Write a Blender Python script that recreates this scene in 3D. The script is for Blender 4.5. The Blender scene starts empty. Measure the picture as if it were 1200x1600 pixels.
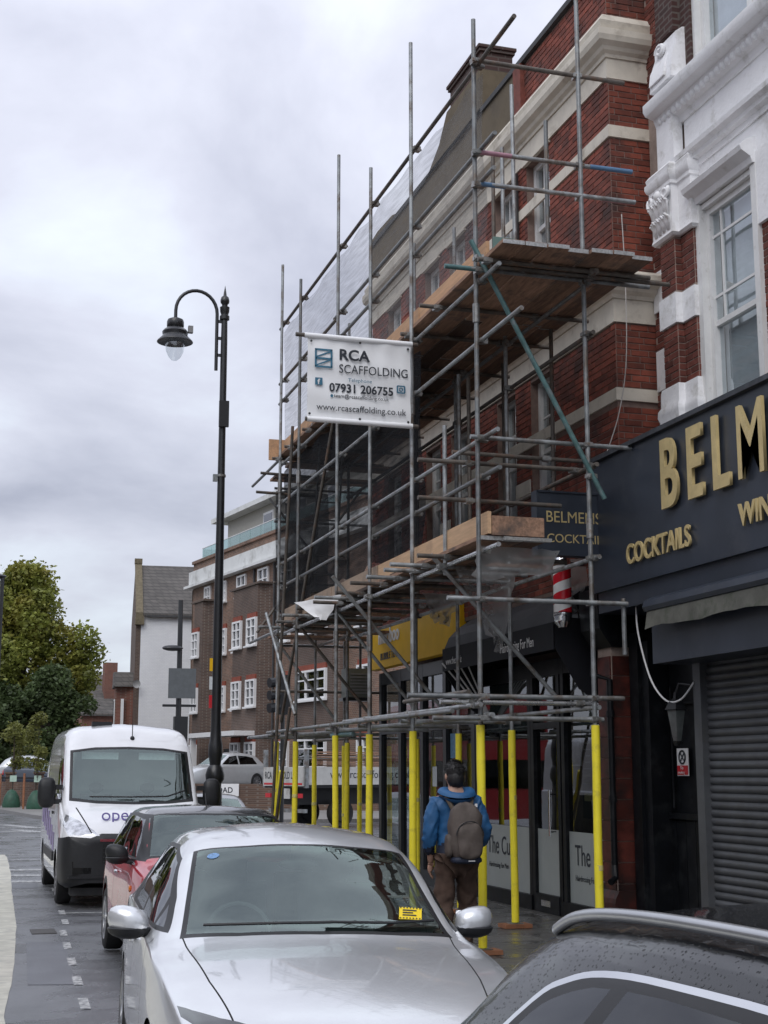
import bpy, bmesh, math, random
from mathutils import Vector, Matrix
R = random.Random(11)
rad = math.radians
sc = bpy.context.scene
COL = sc.collection

# ---------------------------------------------------------------- camera, sky, sun, exposure
cam_d = bpy.data.cameras.new('camera')
cam = bpy.data.objects.new('camera', cam_d); COL.objects.link(cam); sc.camera = cam
cam.location = (0, 0, 1.82)
cam.rotation_euler = (rad(90 + 10.37), 0, rad(-16.77))
cam_d.sensor_fit = 'VERTICAL'; cam_d.sensor_height = 36; cam_d.sensor_width = 27
cam_d.lens = 36 * 2219 / 1600
cam_d.clip_start = 0.1; cam_d.clip_end = 3000

SUN_EL, SUN_AZ = rad(48), rad(215)          # azimuth clockwise from +Y: over the camera's shoulder, from the road side
w = bpy.data.worlds.new('World'); sc.world = w; w.use_nodes = True
N = w.node_tree.nodes; L = w.node_tree.links; N.clear()
wo = N.new('ShaderNodeOutputWorld'); bg = N.new('ShaderNodeBackground')
sky = N.new('ShaderNodeTexSky'); sky.sky_type = 'NISHITA'; sky.sun_disc = False
sky.sun_elevation = SUN_EL; sky.sun_rotation = SUN_AZ
tc = N.new('ShaderNodeTexCoord')
sep = N.new('ShaderNodeSeparateXYZ'); L.new(tc.outputs['Generated'], sep.inputs[0])
# clouds laid on a flat layer: direction divided by its height
zc = N.new('ShaderNodeMath'); zc.operation = 'ABSOLUTE'; L.new(sep.outputs[2], zc.inputs[0])
za = N.new('ShaderNodeMath'); za.operation = 'ADD'; za.inputs[1].default_value = 0.32; L.new(zc.outputs[0], za.inputs[0])
dv = N.new('ShaderNodeVectorMath'); dv.operation = 'DIVIDE'
cz = N.new('ShaderNodeCombineXYZ')
for i in range(3): L.new(za.outputs[0], cz.inputs[i])
L.new(tc.outputs['Generated'], dv.inputs[0]); L.new(cz.outputs[0], dv.inputs[1])
n1 = N.new('ShaderNodeTexNoise'); n1.inputs['Scale'].default_value = 2.1; n1.inputs['Detail'].default_value = 7; n1.inputs['Roughness'].default_value = .52; n1.inputs['Distortion'].default_value = .25
L.new(dv.outputs[0], n1.inputs['Vector'])
cr = N.new('ShaderNodeValToRGB'); L.new(n1.outputs['Fac'], cr.inputs[0])
e = cr.color_ramp.elements
e[0].position = .33; e[0].color = (.31, .322, .39, 1)
e[1].position = .66; e[1].color = (.60, .65, .715, 1)
m_ = cr.color_ramp.elements.new(.52); m_.color = (.475, .488, .56, 1)
# an overcast sky grows brighter towards the zenith
up = N.new('ShaderNodeMapRange'); up.inputs['From Min'].default_value = 0.0; up.inputs['From Max'].default_value = 1.0
up.inputs['To Min'].default_value = .95; up.inputs['To Max'].default_value = 2.2
L.new(zc.outputs[0], up.inputs['Value'])
mul = N.new('ShaderNodeVectorMath'); mul.operation = 'SCALE'; L.new(cr.outputs[0], mul.inputs[0]); L.new(up.outputs[0], mul.inputs['Scale'])
sk = N.new('ShaderNodeVectorMath'); sk.operation = 'SCALE'; sk.inputs['Scale'].default_value = .012; L.new(sky.outputs[0], sk.inputs[0])
ad = N.new('ShaderNodeVectorMath'); ad.operation = 'ADD'; L.new(mul.outputs[0], ad.inputs[0]); L.new(sk.outputs[0], ad.inputs[1])
L.new(ad.outputs[0], bg.inputs['Color']); bg.inputs['Strength'].default_value = 1.0
L.new(bg.outputs[0], wo.inputs[0])

sun_d = bpy.data.lights.new('sun', 'SUN'); sun_d.energy = 1.0; sun_d.angle = rad(40); sun_d.color = (1, .97, .93)
sun = bpy.data.objects.new('sun', sun_d); COL.objects.link(sun)
sun_dir = Vector((math.sin(SUN_AZ) * math.cos(SUN_EL), math.cos(SUN_AZ) * math.cos(SUN_EL), math.sin(SUN_EL)))
sun.rotation_euler = sun_dir.to_track_quat('Z', 'Y').to_euler()
sc.view_settings.view_transform = 'Standard'; sc.view_settings.look = 'None'
sc.view_settings.exposure = 0.2; sc.view_settings.gamma = 1
sc.render.engine = 'CYCLES'
sc.cycles.max_bounces = 8; sc.cycles.transparent_max_bounces = 16

# ---------------------------------------------------------------- helpers
class MB:
    """collects faces of one mesh"""
    def __init__(s): s.v = []; s.f = []; s.m = []
    def add(s, vs, fs, mi=0):
        o = len(s.v); s.v += [tuple(p) for p in vs]; s.f += [tuple(o + i for i in f) for f in fs]; s.m += [mi] * len(fs); return s
    def box(s, x0, x1, y0, y1, z0, z1, mi=0):
        return s.add([(x0,y0,z0),(x1,y0,z0),(x1,y1,z0),(x0,y1,z0),(x0,y0,z1),(x1,y0,z1),(x1,y1,z1),(x0,y1,z1)],
                     [(0,3,2,1),(4,5,6,7),(0,1,5,4),(1,2,6,5),(2,3,7,6),(3,0,4,7)], mi)
    def bar(s, p, q, a, b, up=(0,0,1), mi=0):
        """rectangular bar from p to q, a wide, b high"""
        p = Vector(p); q = Vector(q); d = (q - p).normalized(); u = Vector(up)
        if abs(d.dot(u)) > .95: u = Vector((0,1,0))
        sd = d.cross(u).normalized() * a / 2; uu = sd.cross(d).normalized() * b / 2
        c = [p-sd-uu, p+sd-uu, p+sd+uu, p-sd+uu, q-sd-uu, q+sd-uu, q+sd+uu, q-sd+uu]
        return s.add(c, [(0,1,2,3),(7,6,5,4),(0,4,5,1),(1,5,6,2),(2,6,7,3),(3,7,4,0)], mi)
    def tube(s, p, q, r, r2=None, n=10, caps=True, mi=0):
        p = Vector(p); q = Vector(q); r2 = r if r2 is None else r2
        d = (q - p).normalized(); u = Vector((0,0,1)) if abs(d.z) < .9 else Vector((1,0,0))
        a = d.cross(u).normalized(); b = d.cross(a)
        vs = []
        for (c, rr) in ((p, r), (q, r2)):
            for i in range(n):
                t = 2*math.pi*i/n; vs.append(c + a*math.cos(t)*rr + b*math.sin(t)*rr)
        fs = [(i, (i+1) % n, n+(i+1) % n, n+i) for i in range(n)]
        if caps: fs += [tuple(range(n-1, -1, -1)), tuple(range(n, 2*n))]
        return s.add(vs, fs, mi)
    def path(s, pts, r, n=8, mi=0):
        pts = [Vector(p) for p in pts]
        vs = []; fs = []
        a = None
        for k, p in enumerate(pts):
            d = (pts[min(k+1, len(pts)-1)] - pts[max(k-1, 0)]).normalized()
            if a is None:
                u = Vector((0,0,1)) if abs(d.z) < .9 else Vector((1,0,0)); a = d.cross(u).normalized()
            a = (a - d * a.dot(d)).normalized(); b = d.cross(a)
            rr = r[k] if isinstance(r, (list, tuple)) else r
            vs += [p + a*math.cos(2*math.pi*i/n)*rr + b*math.sin(2*math.pi*i/n)*rr for i in range(n)]
        for k in range(len(pts)-1):
            fs += [(k*n+i, k*n+(i+1) % n, (k+1)*n+(i+1) % n, (k+1)*n+i) for i in range(n)]
        fs += [tuple(range(n-1, -1, -1)), tuple((len(pts)-1)*n+i for i in range(n))]
        return s.add(vs, fs, mi)
    def lathe(s, prof, c=(0,0,0), n=24, axis='z', mi=0):
        """prof: (radius, height)"""
        vs = []; fs = []
        for (r, h) in prof:
            for i in range(n):
                t = 2*math.pi*i/n; x, y = r*math.cos(t), r*math.sin(t)
                p = (x, y, h) if axis == 'z' else ((h, x, y) if axis == 'x' else (y, h, x))
                vs.append((c[0]+p[0], c[1]+p[1], c[2]+p[2]))
        for k in range(len(prof)-1):
            fs += [(k*n+i, k*n+(i+1) % n, (k+1)*n+(i+1) % n, (k+1)*n+i) for i in range(n)]
        return s.add(vs, fs, mi)
    def prism(s, poly, lo, hi, axis='x', mi=0):
        """poly extruded along axis from lo to hi; poly is in the two other axes, in xyz order"""
        n = len(poly)
        def P(a, b, t): return (t, a, b) if axis == 'x' else ((a, t, b) if axis == 'y' else (a, b, t))
        vs = [P(a, b, lo) for a, b in poly] + [P(a, b, hi) for a, b in poly]
        fs = [tuple(range(n)), tuple(range(2*n-1, n-1, -1))] + [(i, n+i, n+(i+1) % n, (i+1) % n) for i in range(n)]
        return s.add(vs, fs, mi)
    def sweep(s, path, prof, mi=0):
        """prof (offset out to the left-hand side of the path, z) along an xy polyline with mitred corners, ends capped"""
        P = [Vector((p[0], p[1])) for p in path]; k = len(P); m = len(prof); vs = []; fs = []
        for i in range(k):
            d0 = (P[i]-P[i-1]).normalized() if i else (P[1]-P[0]).normalized()
            d1 = (P[i+1]-P[i]).normalized() if i < k-1 else d0
            n0 = Vector((-d0.y, d0.x)); n1 = Vector((-d1.y, d1.x)); b = (n0+n1).normalized(); b = b / max(.3, b.dot(n0))
            vs += [(P[i].x + b.x*o, P[i].y + b.y*o, z) for o, z in prof]
        for i in range(k-1):
            fs += [(i*m+j, i*m+(j+1) % m, (i+1)*m+(j+1) % m, (i+1)*m+j) for j in range(m)]
        fs += [tuple(range(m-1, -1, -1)), tuple((k-1)*m+j for j in range(m))]
        return s.add(vs, fs, mi)
    def ball(s, c, r, n=12, mi=0):
        r = (r, r, r) if not isinstance(r, (tuple, list)) else r
        k = n//2; vs = []; fs = []
        for i in range(k+1):
            a = math.pi*i/k
            for j in range(n):
                t = 2*math.pi*j/n; vs.append((c[0]+r[0]*math.sin(a)*math.cos(t), c[1]+r[1]*math.sin(a)*math.sin(t), c[2]+r[2]*math.cos(a)))
        for i in range(k):
            fs += [(i*n+j, (i+1)*n+j, (i+1)*n+(j+1) % n, i*n+(j+1) % n) for j in range(n)]
        return s.add(vs, fs, mi)
    def xf(s, M):
        s.v = [tuple(M @ Vector(p)) for p in s.v]; return s

ORG = {}
def mesh_of(name, mb, mats, smooth=False, org=(0,0,0), fix=True):
    me = bpy.data.meshes.new(name)
    me.from_pydata([(p[0]-org[0], p[1]-org[1], p[2]-org[2]) for p in mb.v], [], mb.f)
    if not isinstance(mats, (list, tuple)): mats = [mats]
    for m in mats: me.materials.append(m)
    if len(mats) > 1: me.polygons.foreach_set('material_index', mb.m)
    if fix:
        b = bmesh.new(); b.from_mesh(me); bmesh.ops.recalc_face_normals(b, faces=b.faces); b.to_mesh(me); b.free()
    if smooth:
        me.polygons.foreach_set('use_smooth', [True]*len(me.polygons))
        if smooth != 'all':
            try: me.set_sharp_from_angle(angle=rad(40))
            except Exception: pass
    me.update()
    return me
def ob(name, mb, mats, parent=None, smooth=False, fix=True):
    """one mesh object; vertices are given in world metres (or in the thing's own frame when its root is turned)"""
    org = ORG.get(parent.name, (0,0,0)) if parent else (0,0,0)
    o = bpy.data.objects.new(name, mesh_of(name, mb, mats, smooth, org, fix)); COL.objects.link(o)
    if parent: o.parent = parent
    ORG[o.name] = org
    return o
def inst(name, me, loc, parent=None, rot=None, scale=None):
    o = bpy.data.objects.new(name, me); COL.objects.link(o)
    org = ORG.get(parent.name, (0,0,0)) if parent else (0,0,0)
    if parent: o.parent = parent
    o.location = (loc[0]-org[0], loc[1]-org[1], loc[2]-org[2])
    if rot: o.rotation_euler = rot
    if scale: o.scale = scale
    return o
def tag(o, label, cat, group=None):
    o['label'] = label; o['category'] = cat
    if group: o['group'] = group
    return o
def thing(name, label, cat, loc=(0,0,0), group=None, rotz=None, rot=None):
    o = bpy.data.objects.new(name, None); COL.objects.link(o); o.empty_display_size = .2
    o.location = loc
    if rotz is not None: o.rotation_euler = (0,0,rotz); ORG[o.name] = (0,0,0)
    elif rot is not None: o.rotation_euler = rot; ORG[o.name] = (0,0,0)
    else: ORG[o.name] = tuple(loc)
    return tag(o, label, cat, group)
def struct(o, kind='structure'): o['kind'] = kind; return o

# ---------------------------------------------------------------- materials
MATS = {}
def mat(name, col, rough=.6, metal=0., var=.12, scale=6., bump=0., bscale=60., coat=0., spec=.5, rnd=0., isl=0., dirt=None, dscale=2., dlo=.52, dhi=.7, stretch=None, rvar=0.):
    if name in MATS: return MATS[name]
    m = bpy.data.materials.new(name); m.use_nodes = True; n = m.node_tree.nodes; l = m.node_tree.links
    p = n['Principled BSDF']; p.inputs['Roughness'].default_value = rough; p.inputs['Metallic'].default_value = metal
    p.inputs['Coat Weight'].default_value = coat; p.inputs['Coat Roughness'].default_value = .04; p.inputs['Specular IOR Level'].default_value = spec
    t = n.new('ShaderNodeTexCoord'); src = t.outputs['Object']
    if rnd or True:
        g = n.new('ShaderNodeNewGeometry'); src = g.outputs['Position']
    if stretch:
        mp = n.new('ShaderNodeMapping'); mp.inputs['Scale'].default_value = stretch; l.new(src, mp.inputs[0]); src = mp.outputs[0]
    nz = n.new('ShaderNodeTexNoise'); nz.inputs['Scale'].default_value = scale; nz.inputs['Detail'].default_value = 6; nz.inputs['Roughness'].default_value = .6
    l.new(src, nz.inputs['Vector'])
    mr = n.new('ShaderNodeMapRange'); mr.inputs['From Min'].default_value = .3; mr.inputs['From Max'].default_value = .7
    mr.inputs['To Min'].default_value = 1-var; mr.inputs['To Max'].default_value = 1+var; l.new(nz.outputs['Fac'], mr.inputs['Value'])
    fac = mr.outputs[0]
    if rnd or isl:
        if rnd: oi = n.new('ShaderNodeObjectInfo'); ro = oi.outputs['Random']
        else: ro = g.outputs['Random Per Island']
        r2 = n.new('ShaderNodeMapRange'); r2.inputs['To Min'].default_value = 1-(rnd or isl); r2.inputs['To Max'].default_value = 1+(rnd or isl)*.8
        l.new(ro, r2.inputs['Value'])
        mm = n.new('ShaderNodeMath'); mm.operation = 'MULTIPLY'; l.new(fac, mm.inputs[0]); l.new(r2.outputs[0], mm.inputs[1]); fac = mm.outputs[0]
    sc_ = n.new('ShaderNodeVectorMath'); sc_.operation = 'SCALE'; sc_.inputs[0].default_value = col[:3]; l.new(fac, sc_.inputs['Scale'])
    out = sc_.outputs[0]
    if dirt:
        dn = n.new('ShaderNodeTexNoise'); dn.inputs['Scale'].default_value = dscale; dn.inputs['Detail'].default_value = 8; dn.inputs['Roughness'].default_value = .65
        l.new(g.outputs['Position'], dn.inputs['Vector'])
        dr = n.new('ShaderNodeMapRange'); dr.inputs['From Min'].default_value = dlo; dr.inputs['From Max'].default_value = dhi; l.new(dn.outputs['Fac'], dr.inputs['Value'])
        mx = n.new('ShaderNodeMix'); mx.data_type = 'RGBA'; l.new(dr.outputs[0], mx.inputs['Factor']); l.new(out, mx.inputs['A']); mx.inputs['B'].default_value = (*dirt, 1)
        out = mx.outputs['Result']
    l.new(out, p.inputs['Base Color'])
    if rvar:
        rr = n.new('ShaderNodeMapRange'); rr.inputs['From Min'].default_value = .35; rr.inputs['From Max'].default_value = .65
        rr.inputs['To Min'].default_value = max(0, rough-rvar); rr.inputs['To Max'].default_value = rough+rvar
        l.new(nz.outputs['Fac'], rr.inputs['Value']); l.new(rr.outputs[0], p.inputs['Roughness'])
    if bump:
        bn = n.new('ShaderNodeTexNoise'); bn.inputs['Scale'].default_value = bscale; bn.inputs['Detail'].default_value = 5; l.new(src, bn.inputs['Vector'])
        bp = n.new('ShaderNodeBump'); bp.inputs['Strength'].default_value = bump; bp.inputs['Distance'].default_value = .01
        l.new(bn.outputs['Fac'], bp.inputs['Height']); l.new(bp.outputs[0], p.inputs['Normal'])
    MATS[name] = m
    return m
def glassy(name, tint=(.5,.56,.55), base=.06, ior=1.5, rough=.01, opaque=0., ocol=(.02,.022,.025)):
    """a thin pane: tinted see-through plus mirror by Fresnel, optionally part opaque"""
    if name in MATS: return MATS[name]
    m = bpy.data.materials.new(name); m.use_nodes = True; n = m.node_tree.nodes; l = m.node_tree.links; n.clear()
    o = n.new('ShaderNodeOutputMaterial'); tr = n.new('ShaderNodeBsdfTransparent'); tr.inputs[0].default_value = (*tint, 1)
    under = tr.outputs[0]
    if opaque:
        df = n.new('ShaderNodeBsdfDiffuse'); df.inputs[0].default_value = (*ocol, 1)
        m1 = n.new('ShaderNodeMixShader'); m1.inputs[0].default_value = opaque; l.new(tr.outputs[0], m1.inputs[1]); l.new(df.outputs[0], m1.inputs[2]); under = m1.outputs[0]
    gl = n.new('ShaderNodeBsdfGlossy'); gl.inputs['Roughness'].default_value = rough; gl.inputs[0].default_value = (.86,1,.95,1) if 'windscreen' in name else (.95,.97,1,1)
    fr = n.new('ShaderNodeFresnel'); fr.inputs[0].default_value = ior
    ad = n.new('ShaderNodeMath'); ad.operation = 'ADD'; ad.use_clamp = True; ad.inputs[1].default_value = base; l.new(fr.outputs[0], ad.inputs[0])
    geo = n.new('ShaderNodeNewGeometry')
    nz = n.new('ShaderNodeTexNoise'); nz.inputs['Scale'].default_value = 1.3; l.new(geo.outputs['Position'], nz.inputs['Vector'])
    bp = n.new('ShaderNodeBump'); bp.inputs['Strength'].default_value = .06; bp.inputs['Distance'].default_value = .02; l.new(nz.outputs['Fac'], bp.inputs['Height'])
    l.new(bp.outputs[0], gl.inputs['Normal'])
    fb = n.new('ShaderNodeMath'); fb.operation = 'SUBTRACT'; fb.inputs[0].default_value = 1; l.new(geo.outputs['Backfacing'], fb.inputs[1])   # the pane's far face adds no second mirror
    fm_ = n.new('ShaderNodeMath'); fm_.operation = 'MULTIPLY'; l.new(ad.outputs[0], fm_.inputs[0]); l.new(fb.outputs[0], fm_.inputs[1])
    mx = n.new('ShaderNodeMixShader'); l.new(fm_.outputs[0], mx.inputs[0]); l.new(under, mx.inputs[1]); l.new(gl.outputs[0], mx.inputs[2])
    l.new(mx.outputs[0], o.inputs[0]); MATS[name] = m
    return m
def brickwork(name, c1, c2, mortar, bw=.225, bh=.075, rough=.85, msize=.012, axis='yz', dirt=.25):
    """courses too far off to build brick by brick"""
    if name in MATS: return MATS[name]
    m = bpy.data.materials.new(name); m.use_nodes = True; n = m.node_tree.nodes; l = m.node_tree.links
    p = n['Principled BSDF']; p.inputs['Roughness'].default_value = rough
    t = n.new('ShaderNodeTexCoord'); s = n.new('ShaderNodeSeparateXYZ'); l.new(t.outputs['Object'], s.inputs[0])
    ad = n.new('ShaderNodeMath'); ad.operation = 'ADD'; l.new(s.outputs[0], ad.inputs[0]); l.new(s.outputs[1], ad.inputs[1])
    c = n.new('ShaderNodeCombineXYZ'); l.new(ad.outputs[0], c.inputs[0]); l.new(s.outputs[2], c.inputs[1])
    b = n.new('ShaderNodeTexBrick'); l.new(c.outputs[0], b.inputs['Vector'])
    b.inputs['Color1'].default_value = (*c1,1); b.inputs['Color2'].default_value = (*c2,1); b.inputs['Mortar'].default_value = (*mortar,1)
    b.inputs['Scale'].default_value = 1; b.inputs['Brick Width'].default_value = bw; b.inputs['Row Height'].default_value = bh; b.inputs['Mortar Size'].default_value = msize; b.inputs['Bias'].default_value = 0
    nz = n.new('ShaderNodeTexNoise'); nz.inputs['Scale'].default_value = .5; nz.inputs['Detail'].default_value = 9; nz.inputs['Roughness'].default_value = .7; l.new(t.outputs['Object'], nz.inputs['Vector'])
    mr = n.new('ShaderNodeMapRange'); mr.inputs['From Min'].default_value = .3; mr.inputs['From Max'].default_value = .7; mr.inputs['To Min'].default_value = 1-dirt; mr.inputs['To Max'].default_value = 1+dirt; l.new(nz.outputs['Fac'], mr.inputs['Value'])
    v = n.new('ShaderNodeVectorMath'); v.operation = 'SCALE'; l.new(b.outputs['Color'], v.inputs[0]); l.new(mr.outputs[0], v.inputs['Scale'])
    l.new(v.outputs[0], p.inputs['Base Color'])
    bp = n.new('ShaderNodeBump'); bp.inputs['Strength'].default_value = .5; bp.inputs['Distance'].default_value = .01; bp.invert = True; l.new(b.outputs['Fac'], bp.inputs['Height']); l.new(bp.outputs[0], p.inputs['Normal'])
    MATS[name] = m
    return m

M_asph = mat('wet_asphalt', (.125,.129,.138), .31, var=.28, scale=1.1, bump=.55, bscale=150, spec=.8, rvar=.14, dirt=(.08,.083,.09), dscale=.7)
M_slab = mat('wet_paving', (.085,.082,.078), .32, var=.25, scale=3, bump=.25, bscale=40, rnd=.22, rvar=.18)
M_joint = mat('paving_joint', (.03,.03,.028), .8)
M_kerb = mat('granite_kerb', (.2,.195,.19), .6, var=.25, scale=20, bump=.2)
M_paint = mat('worn_road_paint', (.5,.51,.5), .6, var=.2, scale=30, dirt=(.12,.124,.132), dscale=14, dlo=.44, dhi=.58)
M_cream = mat('cream_antiskid', (.50,.49,.42), .75, var=.2, scale=4, bump=.5, bscale=90, dirt=(.33,.33,.3), dscale=3)
M_galv = mat('galvanised_tube', (.27,.285,.29), .45, metal=.5, var=.4, scale=7, rvar=.14, dirt=(.16,.13,.105), dscale=4.5, dlo=.48, dhi=.66, rnd=.42, bump=.15, bscale=120)
M_teal = mat('teal_painted_tube', (.10,.19,.19), .5, metal=.3, var=.3, scale=9, dirt=(.22,.24,.25), dscale=6)
M_pink = mat('pink_tube_end', (.38,.2,.25), .55, var=.2)
M_bluet = mat('blue_tube_end', (.10,.2,.34), .55, var=.2)
M_rust = mat('weathered_tube', (.13,.115,.10), .6, metal=.3, var=.4, scale=8, dirt=(.2,.12,.08), dscale=7, rnd=.2)
M_coup = mat('steel_coupler', (.3,.3,.29), .4, metal=.7, var=.3, scale=20, dirt=(.2,.12,.07), dscale=14, rnd=.4)
M_yel = mat('yellow_foam', (.88,.75,.04), .5, var=.06, scale=5, bump=.1, bscale=90, dirt=(.55,.45,.06), dscale=9, dlo=.54, dhi=.78)
M_board = mat('scaffold_board', (.22,.13,.085), .8, var=.4, scale=5, stretch=(6,.8,6), bump=.2, rnd=.75, dirt=(.09,.07,.06), dscale=3)
M_toe = mat('new_toe_board', (.50,.30,.17), .75, var=.16, scale=5, stretch=(6,.7,10), rnd=.25, dirt=(.30,.19,.12), dscale=2.5)
M_band = mat('board_end_band', (.45,.45,.44), .4, metal=.8, var=.3, scale=40)
M_sole = mat('timber_sole_board', (.28,.12,.06), .7, var=.3, scale=8)
M_mortar = mat('mortar', (.215,.15,.125), .9, var=.2, scale=12)
M_mortar_pale = mat('pale_mortar', (.34,.27,.23), .9, var=.2, scale=12)
M_brick = mat('red_brick', (.21,.052,.031), .8, var=.28, scale=9, bump=.3, bscale=90, rnd=.42, dirt=(.055,.026,.022), dscale=1.3, dlo=.5, dhi=.66)
M_brick_i = mat('red_brick_far', (.21,.052,.031), .8, var=.28, scale=9, isl=.42, dirt=(.055,.026,.022), dscale=1.3, dlo=.5, dhi=.66)
M_brick2 = mat('dark_red_brick', (.15,.043,.03), .8, var=.28, scale=9, bump=.3, bscale=90, rnd=.35)
M_brick2_i = mat('dark_red_brick_far', (.15,.043,.03), .8, var=.28, scale=9, isl=.35)
M_cream_p = mat('cream_masonry_paint', (.66,.61,.52), .75, var=.1, scale=5, bump=.1, dirt=(.36,.31,.25), dscale=3, dlo=.55, dhi=.75)
M_white_p = mat('white_masonry_paint', (.86,.86,.87), .7, var=.06, scale=4, bump=.5, bscale=24, dirt=(.55,.54,.51), dscale=4.2, dlo=.54, dhi=.74)
M_white_f = mat('white_window_paint', (.74,.74,.73), .5, var=.06, scale=8, dirt=(.5,.49,.46), dscale=9, dlo=.6, dhi=.75)
M_render = mat('tan_render', (.135,.105,.065), .85, var=.25, scale=3, dirt=(.10,.08,.055), dscale=1.5)
M_coping = mat('dark_coping', (.05,.05,.052), .7, var=.3)
M_navy = mat('navy_shop_paint', (.028,.036,.052), .4, var=.18, scale=2, bump=.06, bscale=7, dirt=(.045,.052,.066), dscale=3, dlo=.55, dhi=.75)
M_black = mat('black_shop_paint', (.005,.006,.008), .45, spec=.25, var=.35, scale=6, dirt=(.018,.02,.022), dscale=5)
M_gold = mat('brass_lettering', (.66,.52,.25), .42, metal=.35, var=.12, scale=8)
M_shutter = mat('charcoal_shutter', (.09,.095,.103), .45, metal=.2, var=.2, scale=4, rnd=.1, dirt=(.085,.085,.085), dscale=3)
M_awn = mat('mossy_awning_cloth', (.10,.10,.085), .9, var=.3, scale=4, dirt=(.05,.06,.04), dscale=6)
M_awnblk = mat('black_awning_cloth', (.006,.007,.012), .7, var=.2)
M_ylsign = mat('yellow_sign', (.80,.47,.015), .55, var=.08, scale=3, spec=.2)
M_wtext = mat('white_lettering', (.75,.75,.75), .5, var=.03)
M_dtext = mat('dark_lettering', (.02,.025,.035), .5, var=.03)
M_bltext = mat('blue_logo', (.04,.16,.25), .5, var=.03)
M_red = mat('red_paint', (.55,.02,.03), .35, var=.08, coat=.3)
M_glass = glassy('window_glass', (.85,.88,.89), .16)
M_shopg = glassy('shop_glass', (.6,.65,.65), .11)
M_frost = mat('frosted_vinyl', (.34,.37,.36), .35, var=.06, scale=3)
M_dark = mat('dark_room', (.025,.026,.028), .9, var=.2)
M_pale = mat('pale_curtain', (.72,.74,.76), .8, var=.12, scale=3)
M_mid = mat('grey_blind', (.27,.27,.27), .8, var=.12, scale=3)
M_lampblk = mat('black_lamp_paint', (.014,.015,.017), .38, var=.2, scale=8, coat=.2)
M_plastic = mat('black_plastic', (.012,.013,.015), .5, var=.2, scale=20)
M_rubber = mat('tyre_rubber', (.012,.012,.013), .75, var=.25, scale=30, bump=.2)
M_chrome = mat('bright_trim', (.75,.76,.78), .14, metal=1, var=.03)
M_alloy = mat('alloy_rim', (.42,.43,.45), .3, metal=.8, var=.08)
M_bulb = glassy('clear_bowl', (.85,.87,.88), .12)
M_banner = mat('white_banner_vinyl', (.88,.89,.90), .45, var=.03, scale=4, bump=.22, bscale=5)
M_sheet = None
def sheer(name, col, alpha, trans=.5, weave=None):
    if name in MATS: return MATS[name]
    m = bpy.data.materials.new(name); m.use_nodes = True; n = m.node_tree.nodes; l = m.node_tree.links; n.clear()
    o = n.new('ShaderNodeOutputMaterial'); tp = n.new('ShaderNodeBsdfTransparent'); df = n.new('ShaderNodeBsdfDiffuse'); tl = n.new('ShaderNodeBsdfTranslucent')
    df.inputs[0].default_value = (*col,1); tl.inputs[0].default_value = (*col,1)
    a = n.new('ShaderNodeMixShader'); a.inputs[0].default_value = trans; l.new(df.outputs[0], a.inputs[1]); l.new(tl.outputs[0], a.inputs[2])
    g = n.new('ShaderNodeNewGeometry'); nz = n.new('ShaderNodeTexNoise'); nz.inputs['Scale'].default_value = 1.6; nz.inputs['Detail'].default_value = 5
    src = g.outputs['Position']
    if weave:
        mp = n.new('ShaderNodeMapping'); mp.inputs['Scale'].default_value = weave; l.new(src, mp.inputs[0]); src = mp.outputs[0]
    l.new(src, nz.inputs['Vector'])
    mr = n.new('ShaderNodeMapRange'); mr.inputs['From Min'].default_value = .3; mr.inputs['From Max'].default_value = .7
    mr.inputs['To Min'].default_value = max(0, alpha-.13); mr.inputs['To Max'].default_value = min(1, alpha+.13); l.new(nz.outputs['Fac'], mr.inputs['Value'])
    b = n.new('ShaderNodeMixShader'); l.new(mr.outputs[0], b.inputs[0]); l.new(tp.outputs[0], b.inputs[1]); l.new(a.outputs[0], b.inputs[2]); l.new(b.outputs[0], o.inputs[0])
    MATS[name] = m
    return m
M_net = sheer("debris_netting", (.30,.31,.32), .36, .5, (1.5,1.5,18))
M_netd = sheer('shaded_debris_netting', (.032,.034,.037), .79, .25, (1.5,1.5,10))  # same mesh as the upper lift, its shade painted in as darker colour
M_poly = sheer('clear_polythene', (.55,.55,.54), .42, .5)

def text(name, s, size, loc, face, mat_, parent=None, depth=.004, sx=1., bold=0., align='LEFT', tilt=0., rot=None, cat=None):
    """flat or raised lettering as a mesh; face: '-x' '-y' or a matrix"""
    c = bpy.data.curves.new(name, 'FONT'); c.body = s; c.size = size; c.extrude = depth; c.offset = bold; c.align_x = align; c.resolution_u = 4
    c.space_character = 1.0
    t = bpy.data.objects.new(name, c); COL.objects.link(t)
    dg = bpy.context.evaluated_depsgraph_get(); dg.update()
    me = bpy.data.meshes.new_from_object(t.evaluated_get(dg)); bpy.data.objects.remove(t); me.name = name
    me.materials.clear(); me.materials.append(mat_)
    if face == '-x': Mx = Matrix(((0,0,-1),(-1,0,0),(0,1,0)))
    elif face == '-y': Mx = Matrix(((1,0,0),(0,0,-1),(0,1,0)))
    else: Mx = face
    Mx = Mx.to_4x4() @ Matrix.Rotation(tilt, 4, 'Z') @ Matrix.Scale(sx, 4, (1,0,0))
    org = ORG.get(parent.name, (0,0,0)) if parent else (0,0,0)
    me.transform(Matrix.Translation(Vector(loc)-Vector(org)) @ Mx)
    o = bpy.data.objects.new(name, me); COL.objects.link(o)
    if parent: o.parent = parent
    ORG[o.name] = org
    return o
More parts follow.
